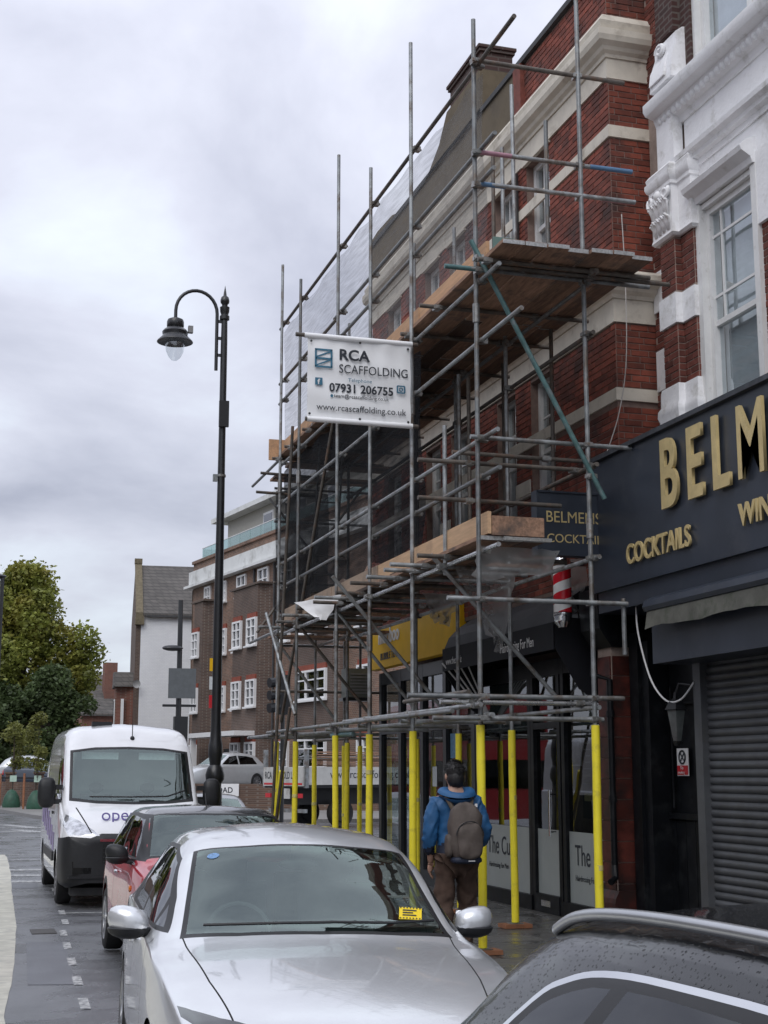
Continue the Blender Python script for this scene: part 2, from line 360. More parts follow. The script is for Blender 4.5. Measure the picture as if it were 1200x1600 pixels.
# ---------------------------------------------------------------- ground, road, pavements
M_land = mat('far_ground', (.07,.075,.05), .9, var=.3, scale=.2)
g = MB().add([(-1500,-300,-.02),(1500,-300,-.02),(1500,2400,-.02),(-1500,2400,-.02)], [(0,1,2,3)])
struct(ob('ground', g, M_land))
road = MB().add([(-14,-12,0),(60,-12,0),(60,140,0),(-30,140,0)], [(0,1,2,3)])
road = struct(ob('road', road, M_asph))

def kx(y): return 3.5 + .03*(y-13)
# near pavement with a rounded corner into the side street
poly = [(kx(-10), -10), (kx(0), 0), (kx(10), 10), (kx(20), 20), (kx(24.5), 24.5)]
for i in range(1, 7):
    a = math.pi/2*i/6; poly.append((kx(24.5)+2.2-2.2*math.cos(a), 24.5+2.2*math.sin(a)))
poly += [(30, 26.7), (30, -10)]
pv = MB().prism(poly, -.05, .10, 'z')
pave = struct(ob('pavement', pv, M_joint))
# paving slabs, one by one where they can be told apart
slab_me = {}
def slab_mesh(w_, l_):
    k = (round(w_, 2), round(l_, 2))
    if k not in slab_me:
        b = MB(); c = .008; h = .02
        b.add([(-w_/2,-l_/2,0),(w_/2,-l_/2,0),(w_/2,l_/2,0),(-w_/2,l_/2,0),(-w_/2+c,-l_/2+c,h),(w_/2-c,-l_/2+c,h),(w_/2-c,l_/2-c,h),(-w_/2+c,l_/2-c,h)],
              [(4,5,6,7),(0,1,5,4),(1,2,6,5),(2,3,7,6),(3,0,4,7)])
        slab_me[k] = mesh_of('slab', b, M_slab)
    return slab_me[k]
row = 0; y = 5.0
while y < 24.3:
    x = kx(y) + .17 + (0 if row % 2 else -.0); first = .45 if row % 2 else .9
    k = 0
    while x < 7.15:
        wdt = first if k == 0 else .9
        wdt = min(wdt, 7.16 - x)
        if wdt > .15: inst('slab', slab_mesh(wdt-.012, .588), (x+wdt/2, y+.3, .098 + R.uniform(-.002,.002)), pave, rot=(R.uniform(-.004,.004), R.uniform(-.004,.004), 0))
        x += wdt; k += 1
    y += .6; row += 1
# kerb stones
kb = MB()
kme = mesh_of('kerb_stone', MB().box(-.07,.07,-.445,.445,-.1,.125), M_kerb)
y = -2.
while y < 24.4:
    inst('kerb_stone', kme, (kx(y+.45)+.07, y+.45, 0), pave, rot=(0,0,-math.atan(.03)+R.uniform(-.004,.004))); y += .9
# pavement beyond the side street
fp = [(-6,140),(1.0,84),(2.4,70),(3.5,59),(4.3,54.5),(5.6,52.3),(8,51.4),(60,49.5),(60,140)]
far_pave = struct(ob('pavement', MB().prism(fp, -.05, .12, 'z'), mat('far_paving', (.2,.195,.185), .6, var=.2, scale=.7)))
fk = MB().sweep([(60,49.5),(8,51.4),(5.6,52.3),(4.3,54.5),(3.5,59),(2.4,70),(1.0,84)], [(0,-.05),(.14,-.05),(.14,.135),(0,.135)])
ob('kerb_edge', fk, M_kerb, far_pave)

# painted markings
def mark(pts, z=.004, name='road_marking', m=M_paint):
    return ob(name, MB().add([(x,y,z) for x,y in pts], [tuple(range(len(pts)))]), m, road)
def strip(p, q, wd):
    d = Vector((q[0]-p[0], q[1]-p[1])); n_ = Vector((-d.y, d.x)).normalized()*wd/2
    return [(p[0]-n_.x,p[1]-n_.y),(q[0]-n_.x,q[1]-n_.y),(q[0]+n_.x,q[1]+n_.y),(p[0]+n_.x,p[1]+n_.y)]
bx = lambda y: 1.10 + (y-11.37)*.043 + (.06 if y > 18 else 0)
y = 9.1
while y < 24:
    mark(strip((bx(y), y), (bx(y+.58), y+.58), .08)); y += 1.32 if y < 15 else 1.25
mark(strip((1.55,19.6),(3.4,19.4),.1)); 
for k in range(3): mark(strip((1.08,25.4+k*1.5),(1.68+.05*k,25.3+k*1.5),.42))
mark(strip((-6,42.6),(6.5,42.2),.22)); mark(strip((1.2,33.5),(2.2,33.4),.15)); mark(strip((1.1,31.6),(2.2,31.5),.15))
for (a, b, c_) in (((1.9,52.5),(2.9,49.2),(-.5,49.8)), ((2.1,47.8),(2.9,45.6),(.4,47.2))):
    mark(strip(a, b, .5)); mark(strip(b, c_, .4), z=.0075)
# pale anti-skid strip along the crown of the road
cs = [(-3,4),(.32,7.5),(.47,10),(.49,11.55),(.66,14),(.86,18),(1.0,22.5),(1.16,27),(1.30,32.5),(1.28,33.6),(-3,33.9)]
cr_ = []
for i in range(len(cs)-1):
    for k in range(6):
        t = k/6; cr_.append((cs[i][0]*(1-t)+cs[i+1][0]*t + (R.uniform(-.008,.008) if 0 < i < 8 else 0), cs[i][1]*(1-t)+cs[i+1][1]*t))
cr_.append(cs[-1])
mark(cr_, .005, 'antiskid_surfacing', M_cream)

# tarmac patches, a drain cover and a gully
M_patch = mat('tarmac_patch', (.10,.104,.118), .38, var=.25, scale=2, bump=.5, bscale=140, spec=.7)
mark([(.75,13.2),(1.15,13.1),(1.3,16.3),(.9,16.5)], .0035, 'tarmac_patch', M_patch); mark([(1.0,24.0),(1.45,23.9),(1.5,24.9),(1.05,25.0)], .0035, 'tarmac_patch', M_patch)
ob('drain_cover', MB().box(1.0,1.28,17.2,17.7,.001,.008), mat('cast_iron', (.06,.055,.05), .5, metal=.5, bump=.6, bscale=40), road)
# ---------------------------------------------------------------- brick laying
def lay_bricks(wall, runs, m_obj, m_isl, keep=300, bl=.225, ch=.075, proud=.008):
    """runs: (origin xy, direction xy, outward xy, length, z0, z1, list of holes (u0,u1,z0,z1), shows); bricks become parts of the wall, nearest ones singly"""
    items = []
    for (o, d, n_, ln, z0, z1, holes, show) in runs:
        r = 0; z = z0
        while z + ch*.7 < z1:
            u = -bl/2 if r % 2 else 0.
            if r % 4 == 3: u = -bl/4
            while u < ln:
                a = max(0, u); b = min(ln, u+bl)
                spans = [(a, b)]
                for (h0, h1, hz0, hz1) in holes:
                    if z + ch > hz0 + .02 and z < hz1 - .02:
                        ns = []
                        for (p, q) in spans:
                            if q <= h0 or p >= h1: ns.append((p, q))
                            else:
                                if p < h0: ns.append((p, h0))
                                if q > h1: ns.append((h1, q))
                        spans = ns
                for (p, q) in spans:
                    if q - p > .04: items.append((show(( p+q)/2, z), o, d, n_, p, q, z))
                u += bl
            z += ch; r += 1
    items.sort(key=lambda t: t[0])
    cache = {}
    far = MB()
    for k, (_, o, d, n_, p, q, z) in enumerate(items):
        ln = q-p-.010; c = (o[0]+d[0]*(p+q)/2, o[1]+d[1]*(p+q)/2, z+ch/2); e_ = .003
        h = ch/2-.005; t = proud + R.uniform(-.003,.003)
        if k < keep:
            lw = round(ln/.02)*.02
            if lw not in cache:
                l2 = lw/2
                cache[lw] = mesh_of('brick', MB().add([(-l2,0,-h),(l2,0,-h),(l2,0,h),(-l2,0,h),(-l2+e_,-proud,-h+e_),(l2-e_,-proud,-h+e_),(l2-e_,-proud,h-e_),(-l2+e_,-proud,h-e_)],
                    [(4,5,6,7),(0,1,5,4),(1,2,6,5),(2,3,7,6),(3,0,4,7)]), m_obj)
            inst('brick', cache[lw], c, wall, rot=(0, R.uniform(-.006,.006), math.atan2(n_[1], n_[0])+math.pi/2), scale=(ln/lw, t/proud, 1))
        else:
            l2 = ln/2
            def P(u, out, v): return (c[0]+d[0]*u+n_[0]*out, c[1]+d[1]*u+n_[1]*out, c[2]+v)
            far.add([P(-l2,0,-h),P(l2,0,-h),P(l2,0,h),P(-l2,0,h),P(-l2+e_,t,-h+e_),P(l2-e_,t,-h+e_),P(l2-e_,t,h-e_),P(-l2+e_,t,h-e_)],
                    [(4,5,6,7),(0,1,5,4),(1,2,6,5),(2,3,7,6),(3,0,4,7)])
    if far.v:
        o_ = ob('brickwork', far, m_isl, wall); o_['kind'] = 'stuff'

def sash(parent, x, y0, y1, z0, z1, bars_v=1, bars_h=2, fm=M_white_f, back=M_dark, name='window', rail=True, margin=False):
    """vertical sliding sash in a wall facing -x; x is the face of the frame"""
    f = MB(); t = .07
    f.box(x, x+.12, y0, y0+t, z0, z1); f.box(x, x+.12, y1-t, y1, z0, z1); f.box(x+.002, x+.12, y0+t, y1-t, z1-t, z1); f.box(x+.002, x+.12, y0+t, y1-t, z0, z0+t)
    zm = z0 + (z1-z0)*.5
    if rail: f.box(x+.03, x+.11, y0+t, y1-t, zm-.03, zm+.03)
    fr = ob(name, f, fm, parent)
    ob('sill', MB().box(x-.09, x+.1, y0-.05, y1+.05, z0-.07, z0-.002), M_white_f, fr)
    for (a, b, xo) in ((z0+t, zm-.03, .07), (zm+.03, z1-t, .045)):
        ob('pane', MB().box(x+xo, x+xo+.006, y0+t, y1-t, a, b), M_glass, fr)
        if margin:
            if a > zm:
                yy = y1-t-(y1-y0-2*t)*.2; ob('glazing_bar', MB().box(x+xo-.014, x+xo+.02, yy-.014, yy+.014, a, b), fm, fr)
                for q_ in (.22,.78): zz = a+(b-a)*q_; ob('glazing_bar', MB().box(x+xo-.012, x+xo+.018, y0+t, y1-t, zz-.014, zz+.014), fm, fr)
        elif a > zm or bars_h > 3:
            for i in range(bars_v):
                yy = y0+t+(y1-y0-2*t)*(i+1)/(bars_v+1); ob('glazing_bar', MB().box(x+xo-.014, x+xo+.02, yy-.012, yy+.012, a, b), fm, fr)
            for i in range(bars_h-1):
                zz = a+(b-a)*(i+1)/bars_h; ob('glazing_bar', MB().box(x+xo-.012, x+xo+.018, y0+t, y1-t, zz-.012, zz+.012), fm, fr)
    ob('window_backing', MB().box(x+.15, x+.16, y0+t*.5, y1-t*.5, z0, z1), back, fr)
    return fr
# ---------------------------------------------------------------- the scaffolded red-brick terrace over two shops
XF, YC, YE = 7.0, 14.1, 23.95
tb = thing('brick_terrace_building', 'red brick terrace building with cream bands behind the scaffold', 'building', (7.4, 19, 0))
wins_u = [(15.85,16.60),(17.12,17.80),(19.0,19.7),(20.2,20.9),(22.2,22.95)]
ZU0, ZU1, ZL0, ZL1 = 8.0, 9.80, 4.95, 6.80
holes_f = [(a-YC, b-YC, ZU0, ZU1) for a, b in wins_u] + [(a-YC, b-YC, ZL0, ZL1) for a, b in wins_u]
bands = [(9.10,9.26),(5.93,6.09),(6.85,7.42),(9.83,10.42)]
# wall core with real window openings
core = MB()
def wall_with_holes(mb, x0, x1, y0, y1, z0, z1, holes):
    ys = sorted({y0, y1, *[h[0] for h in holes], *[h[1] for h in holes]}); zs = sorted({z0, z1, *[h[2] for h in holes], *[h[3] for h in holes]})
    for i in range(len(ys)-1):
        k = 0
        while k < len(zs)-1:
            cy = (ys[i]+ys[i+1])/2
            inside = lambda kk: any(h[0] < cy < h[1] and h[2] < (zs[kk]+zs[kk+1])/2 < h[3] for h in holes)
            if inside(k): k += 1; continue
            j = k
            while j+1 < len(zs)-1 and not inside(j+1): j += 1
            mb.box(x0, x1, ys[i], ys[i+1], zs[k], zs[j+1]); k = j+1
wall_with_holes(core, XF, XF+.35, YC, YE, 3.95, 11.3, [(a, b, z0, z1) for a, b in wins_u for z0, z1 in ((ZU0,ZU1),(ZL0,ZL1))])
core.box(XF+.35, XF+.65, YC, YC+.3, 3.95, 11.3)
tw = ob('wall', core, M_mortar, tb)
bh = lambda ln: [(-.5, ln+.5, a, b) for a, b in bands]
lay_bricks(tw, [((XF,YC),(0,1),(-1,0), YE-YC, 4.0, 11.28, holes_f+bh(YE-YC)+[(16.85-YC, 30, 10.4, 12)], lambda u, z: u+abs(z-7)*.12),
                ((XF+.52,YC),(-1,0),(0,-1), .52, 4.0, 11.28, bh(.52), lambda u, z: .3+abs(z-7)*.12)], M_brick, M_brick_i)
ob('rear_block', MB().box(XF+.7, 16, YC+.02, YE-.02, 0, 11.0), M_mortar, tb)
ob('room', MB().box(XF+.60, XF+.68, YC+.4, YE, 4, 11.2), M_dark, tb)
path = [(XF, YE), (XF, YC), (XF+.53, YC)]          # outward is to the right of this path, so offsets are negative
path = path[::-1]
def trim(name, prof, m=M_cream_p, p=path): return ob(name, MB().sweep(p, prof), m, tb)
trim('string_course', [(.0,9.11),(.028,9.11),(.028,9.255),(.0,9.255)])
trim('string_course', [(.0,5.94),(.028,5.94),(.028,6.085),(.0,6.085)])
trim('frieze', [(0,6.86),(.03,6.86),(.03,7.13),(0,7.13)])
trim('cornice', [(0,7.132),(.05,7.132),(.07,7.17),(.13,7.20),(.15,7.24),(.25,7.27),(.28,7.30),(.28,7.36),(.22,7.41),(0,7.415)])
trim('frieze', [(0,9.84),(.03,9.84),(.03,10.09),(0,10.09)])
trim('cornice', [(0,10.092),(.05,10.092),(.06,10.13),(.10,10.16),(.12,10.20),(.18,10.24),(.20,10.30),(.20,10.38),(.12,10.415),(0,10.415)])
trim('weathered_blocking_course', [(0,10.417),(.14,10.417),(.16,10.50),(.10,10.60),(0,10.62)])
trim('coping', [(-.37,11.302),(.06,11.302),(.06,11.38),(-.37,11.40)], M_coping)
ob('rendered_parapet', MB().box(XF-.03, XF-.001, 16.87, YE, 10.63, 11.30), M_render, tb)
ob('parapet_pier', MB().box(XF-.07, XF-.001, 16.6, 16.86, 10.63, 11.30), M_brick2, tb)
for (a, b) in wins_u:
    sash(tb, XF+.10, a, b, ZU0, ZU1, 2, 2); sash(tb, XF+.10, a, b, ZL0, ZL1, 1, 2, back=M_mid if a > 17 else M_dark)
    hd = MB(); hd.box(XF-.05, XF-.002, a-.06, b+.06, ZU1+.002, ZU1+.028); ob('window_head', hd, M_cream_p, tb)
for z0 in (8.30, 5.35):
    for (a, b) in ((16.62,17.10),(20.0-.28,20.18)):
        ob('quoin_block', MB().box(XF-.03, XF-.0125, a, b, z0, z0+.18), M_cream_p, tb)
# slatted blinds in the first-floor windows
for (a, b) in wins_u[:2]:
    for k in range(14):
        z = ZL0 + .12 + k*.055; ob('blind_slat', MB().box(XF+.215, XF+.245, a+.08, b-.08, z, z+.03), M_mid, tb)
# chimney with sloping shoulder
ch = MB()
ch.prism([(18.15,11.30),(20.75,11.30),(20.55,11.36),(20.0,11.62),(19.62,12.0),(18.15,12.0)], XF-.06, XF+.5, 'x')
ob('chimney_breast', ch, M_render, tb)
cs_ = MB(); cs_.box(XF-.04, XF+.46, 18.15, 19.5, 12.003, 12.28); cs_.box(XF-.07, XF+.49, 18.12, 19.53, 12.283, 12.33); cs_.box(XF-.09, XF+.51, 18.10, 19.55, 12.333, 12.38)
st = ob('chimney_stack', cs_, brickwork('stack_brick', (.075,.035,.028), (.05,.026,.022), (.09,.07,.06)), tb)
gs = MB(); gs.prism([(22.0,11.30),(YE+.02,11.30),(YE+.02,11.45),(23.5,11.5),(22.6,11.46)], XF-.04, XF+.5, 'x')
ob('party_upstand', gs, M_render, tb)
ob('downpipe', MB().tube((XF-.06,16.86,7.45),(XF-.06,16.86,9.8),.04), M_coping, tb)

# --- ground floor shops
XS = 7.12
ob('shop_beam', MB().box(XS-.10, XS+.5, 14.85, YE, 3.85, 4.0), M_black, tb)
# corner pier of glazed red tiles between the two shops
pier = ob('pier', MB().box(6.86, 7.5, 14.16, 14.50, .1, 3.9), M_mortar_pale, tb)
M_tile = mat('oxblood_tile', (.095,.024,.018), .5, var=.4, scale=6, rnd=.35, spec=.3, dirt=(.028,.014,.013), dscale=2.4, dlo=.45, dhi=.62)
tme = mesh_of('tile', MB().box(-.014,0,-.155,.155,-.105,.105), M_tile); tm2 = mesh_of('tile', MB().box(-.155,.155,-.014,0,-.105,.105), M_tile)
for k in range(13):
    inst('tile', tme, (6.859, 14.33, .32+k*.22), pier)
    for j in range(2): inst('tile', tm2, (7.02+j*.32, 14.159, .32+k*.22), pier)
ob('pier_base', MB().prism([(6.79,.1),(7.5,.1),(7.5,.58),(6.84,.58),(6.80,.5),(6.79,.45)], 14.09, 14.55, 'y'), M_tile, tb)
ob('pier_capital', MB().prism([(6.84,3.16),(6.78,3.24),(6.70,3.36),(6.68,3.6),(6.68,3.8),(7.5,3.8),(7.5,3.16)], 14.10, 14.58, 'y'), M_black, tb)
# barber shopfront, Y 14.85 to 19.1
fr = MB()
for y in (14.86, 16.02, 16.15, 16.98, 17.08, 19.0): fr.box(XS-.02, XS+.08, y, y+.09, .12, 3.2)
fr.box(XS-.018, XS+.078, 14.86, 19.09, 3.0, 3.2); fr.box(XS-.04, XS+.1, 14.86, 16.1, .11, .30); fr.box(XS-.04, XS+.1, 17.08, 19.09, .11, .30)
fr.box(XS-.03, XS+.09, 16.24, 16.98, .12, .34); fr.box(XS-.018, XS+.078, 16.24, 16.98, 2.35, 2.43)
sf = ob('shopfront_frame', fr, M_black, tb)
for (a, b) in ((14.95,16.02),(17.17,19.0)):
    ob('pane', MB().box(XS+.03, XS+.036, a, b, .30, 3.0), M_shopg, sf)
    ob('frosted_vinyl', MB().box(XS+.022, XS+.027, a, b, .30, 1.12), M_frost, sf)
ob('pane', MB().box(XS+.03, XS+.036, 16.24, 16.98, .34, 2.35), M_shopg, sf)
ob('pane', MB().box(XS+.03, XS+.036, 16.24, 16.98, 2.43, 3.0), M_shopg, sf)
ob('frosted_vinyl', MB().box(XS+.022, XS+.027, 16.24, 16.98, .34, 1.12), M_frost, sf)
hm = MB(); hm.tube((XS-.08,16.36,1.05),(XS-.08,16.36,1.6),.015); hm.tube((XS-.08,16.36,1.1),(XS,16.36,1.1),.01); hm.tube((XS-.08,16.36,1.55),(XS,16.36,1.55),.01)
ob('door_handle', hm, M_chrome, sf)
ob('letter_box', MB().box(XS-.045, XS-.031, 16.48, 16.76, .2, .27), M_chrome, sf)
text('shop_lettering', 'The Cut', .34, (XS+.018, 15.86, .74), '-x', M_dtext, sf, .001, .8)
text('shop_lettering', 'Hairdressing For Men', .095, (XS+.018, 15.86, .56), '-x', M_dtext, sf, .001, .85)
text('shop_lettering', 'The Cut', .34, (XS+.018, 18.75, .74), '-x', M_dtext, sf, .001, .8)
text('shop_lettering', 'Hairdressing For Men', .095, (XS+.018, 18.7, .56), '-x', M_dtext, sf, .001, .85)
for (a, b) in ((14.97,15.98),(17.2,18.98)): ob('roller_blind', MB().box(XS+.11, XS+.115, a, b, 2.35, 3.0), M_mid, sf)
# room behind the glass
ro = MB(); ro.box(9.0, 9.05, 14.9, YE, .1, 3.9); ro.box(XS+.1, 9.0, 14.87, 14.9, .1, 3.9); ro.box(XS+.1, 9.0, 19.05, 19.09, .1, 3.9); ro.box(XS+.1, 9.0, 14.9, YE, .08, .11); ro.box(XS+.1, 9.0, 14.9, YE, 3.4, 3.44)
ob('shop_interior', ro, mat('shop_inside', (.035,.036,.038), .8, var=.2, scale=2), tb)
M_photo = mat('framed_photo', (.26,.26,.25), .6, var=.5, scale=14)
for (y, z, w_, h_) in ((15.12,2.05,.42,.3),(15.12,2.42,.42,.3),(16.42,2.05,.3,.28),(16.86,2.05,.2,.28)):
    p_ = ob('framed_photo', MB().box(XS+.30, XS+.31, y-w_/2, y+w_/2, z-h_/2, z+h_/2), M_photo, sf)
    ob('picture_frame', MB().box(XS+.311, XS+.325, y-w_/2-.02, y+w_/2+.02, z-h_/2-.02, z+h_/2+.02), M_wtext, p_)
ob('price_board', MB().box(XS+.12, XS+.13, 15.52, 15.82, 1.75, 2.45), M_dark, sf)
for k in range(7): ob('price_line', MB().box(XS+.114, XS+.118, 15.58, 15.76-.03*(k % 3), 1.85+k*.075, 1.865+k*.075), M_mid, sf)
gp = ob('hanging_plaque', MB().box(XS+.12, XS+.13, 15.45, 15.82, 1.28, 1.68), M_dark, sf)
ob('gilt_panel', MB().box(XS+.112, XS+.118, 15.50, 15.76, 1.48, 1.57), M_gold, gp)
# yellow tea shop, Y 19.15 to 23.9
f2 = MB()
for y in (19.12, 20.35, 21.45, 22.6, 23.72): f2.box(XS-.02, XS+.08, y, y+.14, .12, 3.5)
f2.box(XS-.018, XS+.078, 19.12, 23.86, 2.45, 2.56); f2.box(XS-.018, XS+.078, 19.12, 23.86, 3.3, 3.5); f2.box(XS-.04, XS+.09, 19.12, 23.86, .11, .34)
s2 = ob('shopfront_frame', f2, mat('charcoal_frame', (.02,.024,.03), .4), tb)
for (a, b) in ((19.26,20.35),(20.49,21.45),(21.59,22.6),(22.74,23.72)):
    ob('pane', MB().box(XS+.03, XS+.036, a, b, .34, 2.45), M_shopg, s2); ob('pane', MB().box(XS+.03, XS+.036, a, b, 2.56, 3.3), M_shopg, s2)
M_paper = mat('paper_notice', (.62,.66,.68), .6, var=.1, scale=30); M_blueposter = mat('blue_poster', (.10,.25,.42), .5, var=.3, scale=20)
for (y, z, w_, h_, m_) in ((20.15,2.2,.22,.36,M_blueposter),(20.16,1.85,.2,.3,M_paper),(20.12,1.3,.22,.28,M_paper),(21.0,1.75,.2,.3,M_paper),(19.75,1.75,.16,.14,M_paper)):
    ob('notice', MB().box(XS+.020, XS+.025, y-w_/2, y+w_/2, z-h_/2, z+h_/2), m_, s2)
ob('poster', MB().box(XS+.020, XS+.025, 19.5, 20.28, .42, .98), mat('food_poster', (.5,.36,.14), .5, var=.6, scale=6), s2)
ysn = ob('yellow_fascia', MB().box(6.93, 7.09, 19.2, 23.9, 3.55, 4.22), M_ylsign, tb)
text('sign_lettering', 'mooboo', .36, (6.926, 23.3, 3.96), '-x', M_wtext, ysn, .012, .95, .006)
text('sign_lettering', 'BUBBLE TEA', .17, (6.926, 23.2, 3.68), '-x', M_dtext, ysn, .004, 1.0)
# rainwater pipe on the pier
pp = MB(); pp.path([(6.66,14.18,3.02),(6.64,14.18,2.86),(6.80,14.10,2.80),(6.80,14.10,.85),(6.78,14.05,.72),(6.70,14.0,.68)], .035, 10)
for z in (2.4,1.5): pp.tube((6.80,14.10,z),(6.80,14.10,z+.07),.045)
ob('rainwater_pipe', pp, M_black, tb)

# dutch canopy over the barber's
aw = thing('shop_canopy', 'black fabric canopy with white lettering over the barber shopfront', 'awning', (6.8, 16.5, 3.3))
prof = [(7.10,3.98),(6.92,3.92),(6.74,3.80),(6.60,3.66),(6.52,3.48),(6.52,3.20)]
cv = MB(); Y0, Y1 = 14.9, 18.75
vs = [(x, Y0, z) for x, z in prof] + [(x, Y1, z) for x, z in prof]; k = len(prof)
cv.add(vs, [(i, i+1, k+i+1, k+i) for i in range(k-1)])
ob('cover', cv, mat('grey_black_cover', (.055,.058,.065), .55, var=.25, scale=2), aw)
ob('valance', MB().box(6.500, 6.512, Y0, Y1, 3.19, 3.50), M_awnblk, aw)
for y in (Y0, Y1):
    ob('side_panel', MB().prism([(x, z) for x, z in prof] + [(6.80,2.75),(7.10,2.55)], y-.006, y+.006, 'y'), M_awnblk, aw)
for k_ in range(4):
    ob('rib', MB().tube((7.08,18.5,2.55+.02*k_),(6.45+.1*k_,18.62-.08*k_,3.3-.02*k_),.012), M_wtext, aw)
text('lettering', 'Hairdressing For Men', .17, (6.498, 16.55, 3.27), '-x', M_wtext, aw, .001, .72)
text('lettering', 'www.thecut.biz', .14, (6.498, 18.6, 3.27), '-x', M_wtext, aw, .001, .72)
text('lettering', 'Hairdressing', .2, (6.69, 17.5, 3.70), Matrix(((0,.62,-.78),(-1,0,0),(0,.78,.62))), M_wtext, aw, .001, .75)

# barber's pole
bp_ = thing('barber_pole', 'red and white spiral barber pole hung above the salon door', 'barber pole', (6.50, 14.62, 3.45))
m = bpy.data.materials.new('barber_stripes'); m.use_nodes = True; n = m.node_tree.nodes; l = m.node_tree.links; p = n['Principled BSDF']; p.inputs['Roughness'].default_value = .25
t = n.new('ShaderNodeTexCoord'); s_ = n.new('ShaderNodeSeparateXYZ'); l.new(t.outputs['Object'], s_.inputs[0])
at = n.new('ShaderNodeMath'); at.operation = 'ARCTAN2'; l.new(s_.outputs[1], at.inputs[0]); l.new(s_.outputs[0], at.inputs[1])
a1 = n.new('ShaderNodeMath'); a1.operation = 'MULTIPLY_ADD'; a1.inputs[1].default_value = -1/(2*math.pi)*1; l.new(at.outputs[0], a1.inputs[0])
a2 = n.new('ShaderNodeMath'); a2.operation = 'MULTIPLY'; a2.inputs[1].default_value = 4.6; l.new(s_.outputs[2], a2.inputs[0]); l.new(a2.outputs[0], a1.inputs[2])
fr_ = n.new('ShaderNodeMath'); fr_.operation = 'FRACT'; l.new(a1.outputs[0], fr_.inputs[0])
gt = n.new('ShaderNodeMath'); gt.operation = 'GREATER_THAN'; gt.inputs[1].default_value = .5; l.new(fr_.outputs[0], gt.inputs[0])
mx = n.new('ShaderNodeMix'); mx.data_type = 'RGBA'; mx.inputs['A'].default_value = (.85,.84,.82,1); mx.inputs['B'].default_value = (.62,.015,.03,1); l.new(gt.outputs[0], mx.inputs['Factor']); l.new(mx.outputs['Result'], p.inputs['Base Color'])
pc = (6.50, 14.62)
ob('striped_cylinder', MB().lathe([(0,3.58),(.102,3.58),(.102,4.1),(0,4.1)], (pc[0],pc[1],0), 24), m, bp_, smooth=True)
ob('end_cap', MB().lathe([(0,3.40),(.05,3.41),(.085,3.46),(.10,3.49),(.10,3.52),(.105,3.53),(.105,3.57),(.095,3.578),(0,3.579)], (pc[0],pc[1],0), 24), M_chrome, bp_, smooth=True)
ob('end_cap', MB().lathe([(0,4.102),(.10,4.103),(.105,4.15),(.08,4.2),(0,4.23)], (pc[0],pc[1],0), 24), M_chrome, bp_, smooth=True)
for z in (3.52,4.11): ob('bracket', MB().box(pc[0]+.10, 7.1, pc[1]-.02, pc[1]+.02, z, z+.04), M_chrome, bp_)
# ---------------------------------------------------------------- the white-painted building with the cocktail bar
XW = 7.5
wb = thing('white_stucco_building', 'white stucco and dark brick building above the navy cocktail bar', 'building', (7.8, 10, 0))
YW0 = 6.0
wz = [(11.85,12.92,5.2,7.85),(9.2,10.3,5.2,7.85),(11.75,12.85,9.55,12.0),(9.2,10.3,9.55,12.0)]
core = MB(); wall_with_holes(core, XW, XW+.35, YW0, 14.08, 3.9, 13, wz)
ww = ob('wall', core, M_mortar_pale, wb)
stucco = [(-1,20,7.95,9.45)]
lay_bricks(ww, [((XW,YW0),(0,1),(-1,0), 14.08-YW0, 4.6, 12.4, [(a-YW0, b-YW0, c_, d_) for a, b, c_, d_ in wz]+stucco+[(12.92-YW0,13.72-YW0,4,8.6)], lambda u, z: (8.1-u)+abs(z-6.5)*.3),
                ], M_brick2, M_brick2_i, keep=300)
ob('rear_block', MB().box(XW+.75, 16, YW0, 14.05, 0, 12.9), M_mortar, wb)
ob('room', MB().box(XW+.65, XW+.72, YW0, 14.0, 4, 12.9), M_dark, wb)
# two-step brick pilaster with painted bands
pil = MB(); pil.box(XW-.16, XW-.002, 13.28, 13.60, 4.6, 7.62); pil.box(XW-.08, XW-.001, 13.0, 13.279, 4.6, 7.75)
pw = ob('pilaster', pil, M_mortar_pale, wb)
hb = [(-1,2,6.62,6.98),(-1,2,4.5,5.95)]
lay_bricks(pw, [((XW-.16,13.28),(0,1),(-1,0),.32,4.6,7.62,hb,lambda u,z:0),((XW-.16,13.28),(1,0),(0,-1),.08,4.6,7.62,hb,lambda u,z:0),((XW-.08,13.0),(0,1),(-1,0),.278,4.6,7.75,hb,lambda u,z:0),((XW-.08,13.0),(1,0),(0,-1),.078,4.6,7.7,hb,lambda u,z:0)], M_brick2, M_brick2_i, keep=290)
ob('painted_block', MB().box(XW-.19, XW-.003, 13.25, 13.63, 6.63, 6.97).box(XW-.11, XW-.003, 12.98, 13.249, 6.63, 6.97), M_white_p, wb)
pp_ = [(XW-.003,12.97),(XW-.115,12.97),(XW-.115,13.25),(XW-.19,13.25),(XW-.19,13.64),(XW-.003,13.64)]
ob('pilaster_base', MB().sweep(pp_[::-1] if False else pp_, [(0,4.6),(-.0,5.94),(.0,5.95),(.008,5.9),(.01,5.75),(.035,5.71),(.04,5.64),(.02,5.58),(.05,5.50),(.055,5.40),(.035,5.32),(.035,4.6)]), M_white_p, wb, smooth=True)
for (y, z) in ((13.83,7.03),(13.82,6.1)): ob('painted_block', MB().box(XW-.03, XW-.0125, y, y+.22, z-.05, z+.42), M_white_p, wb)
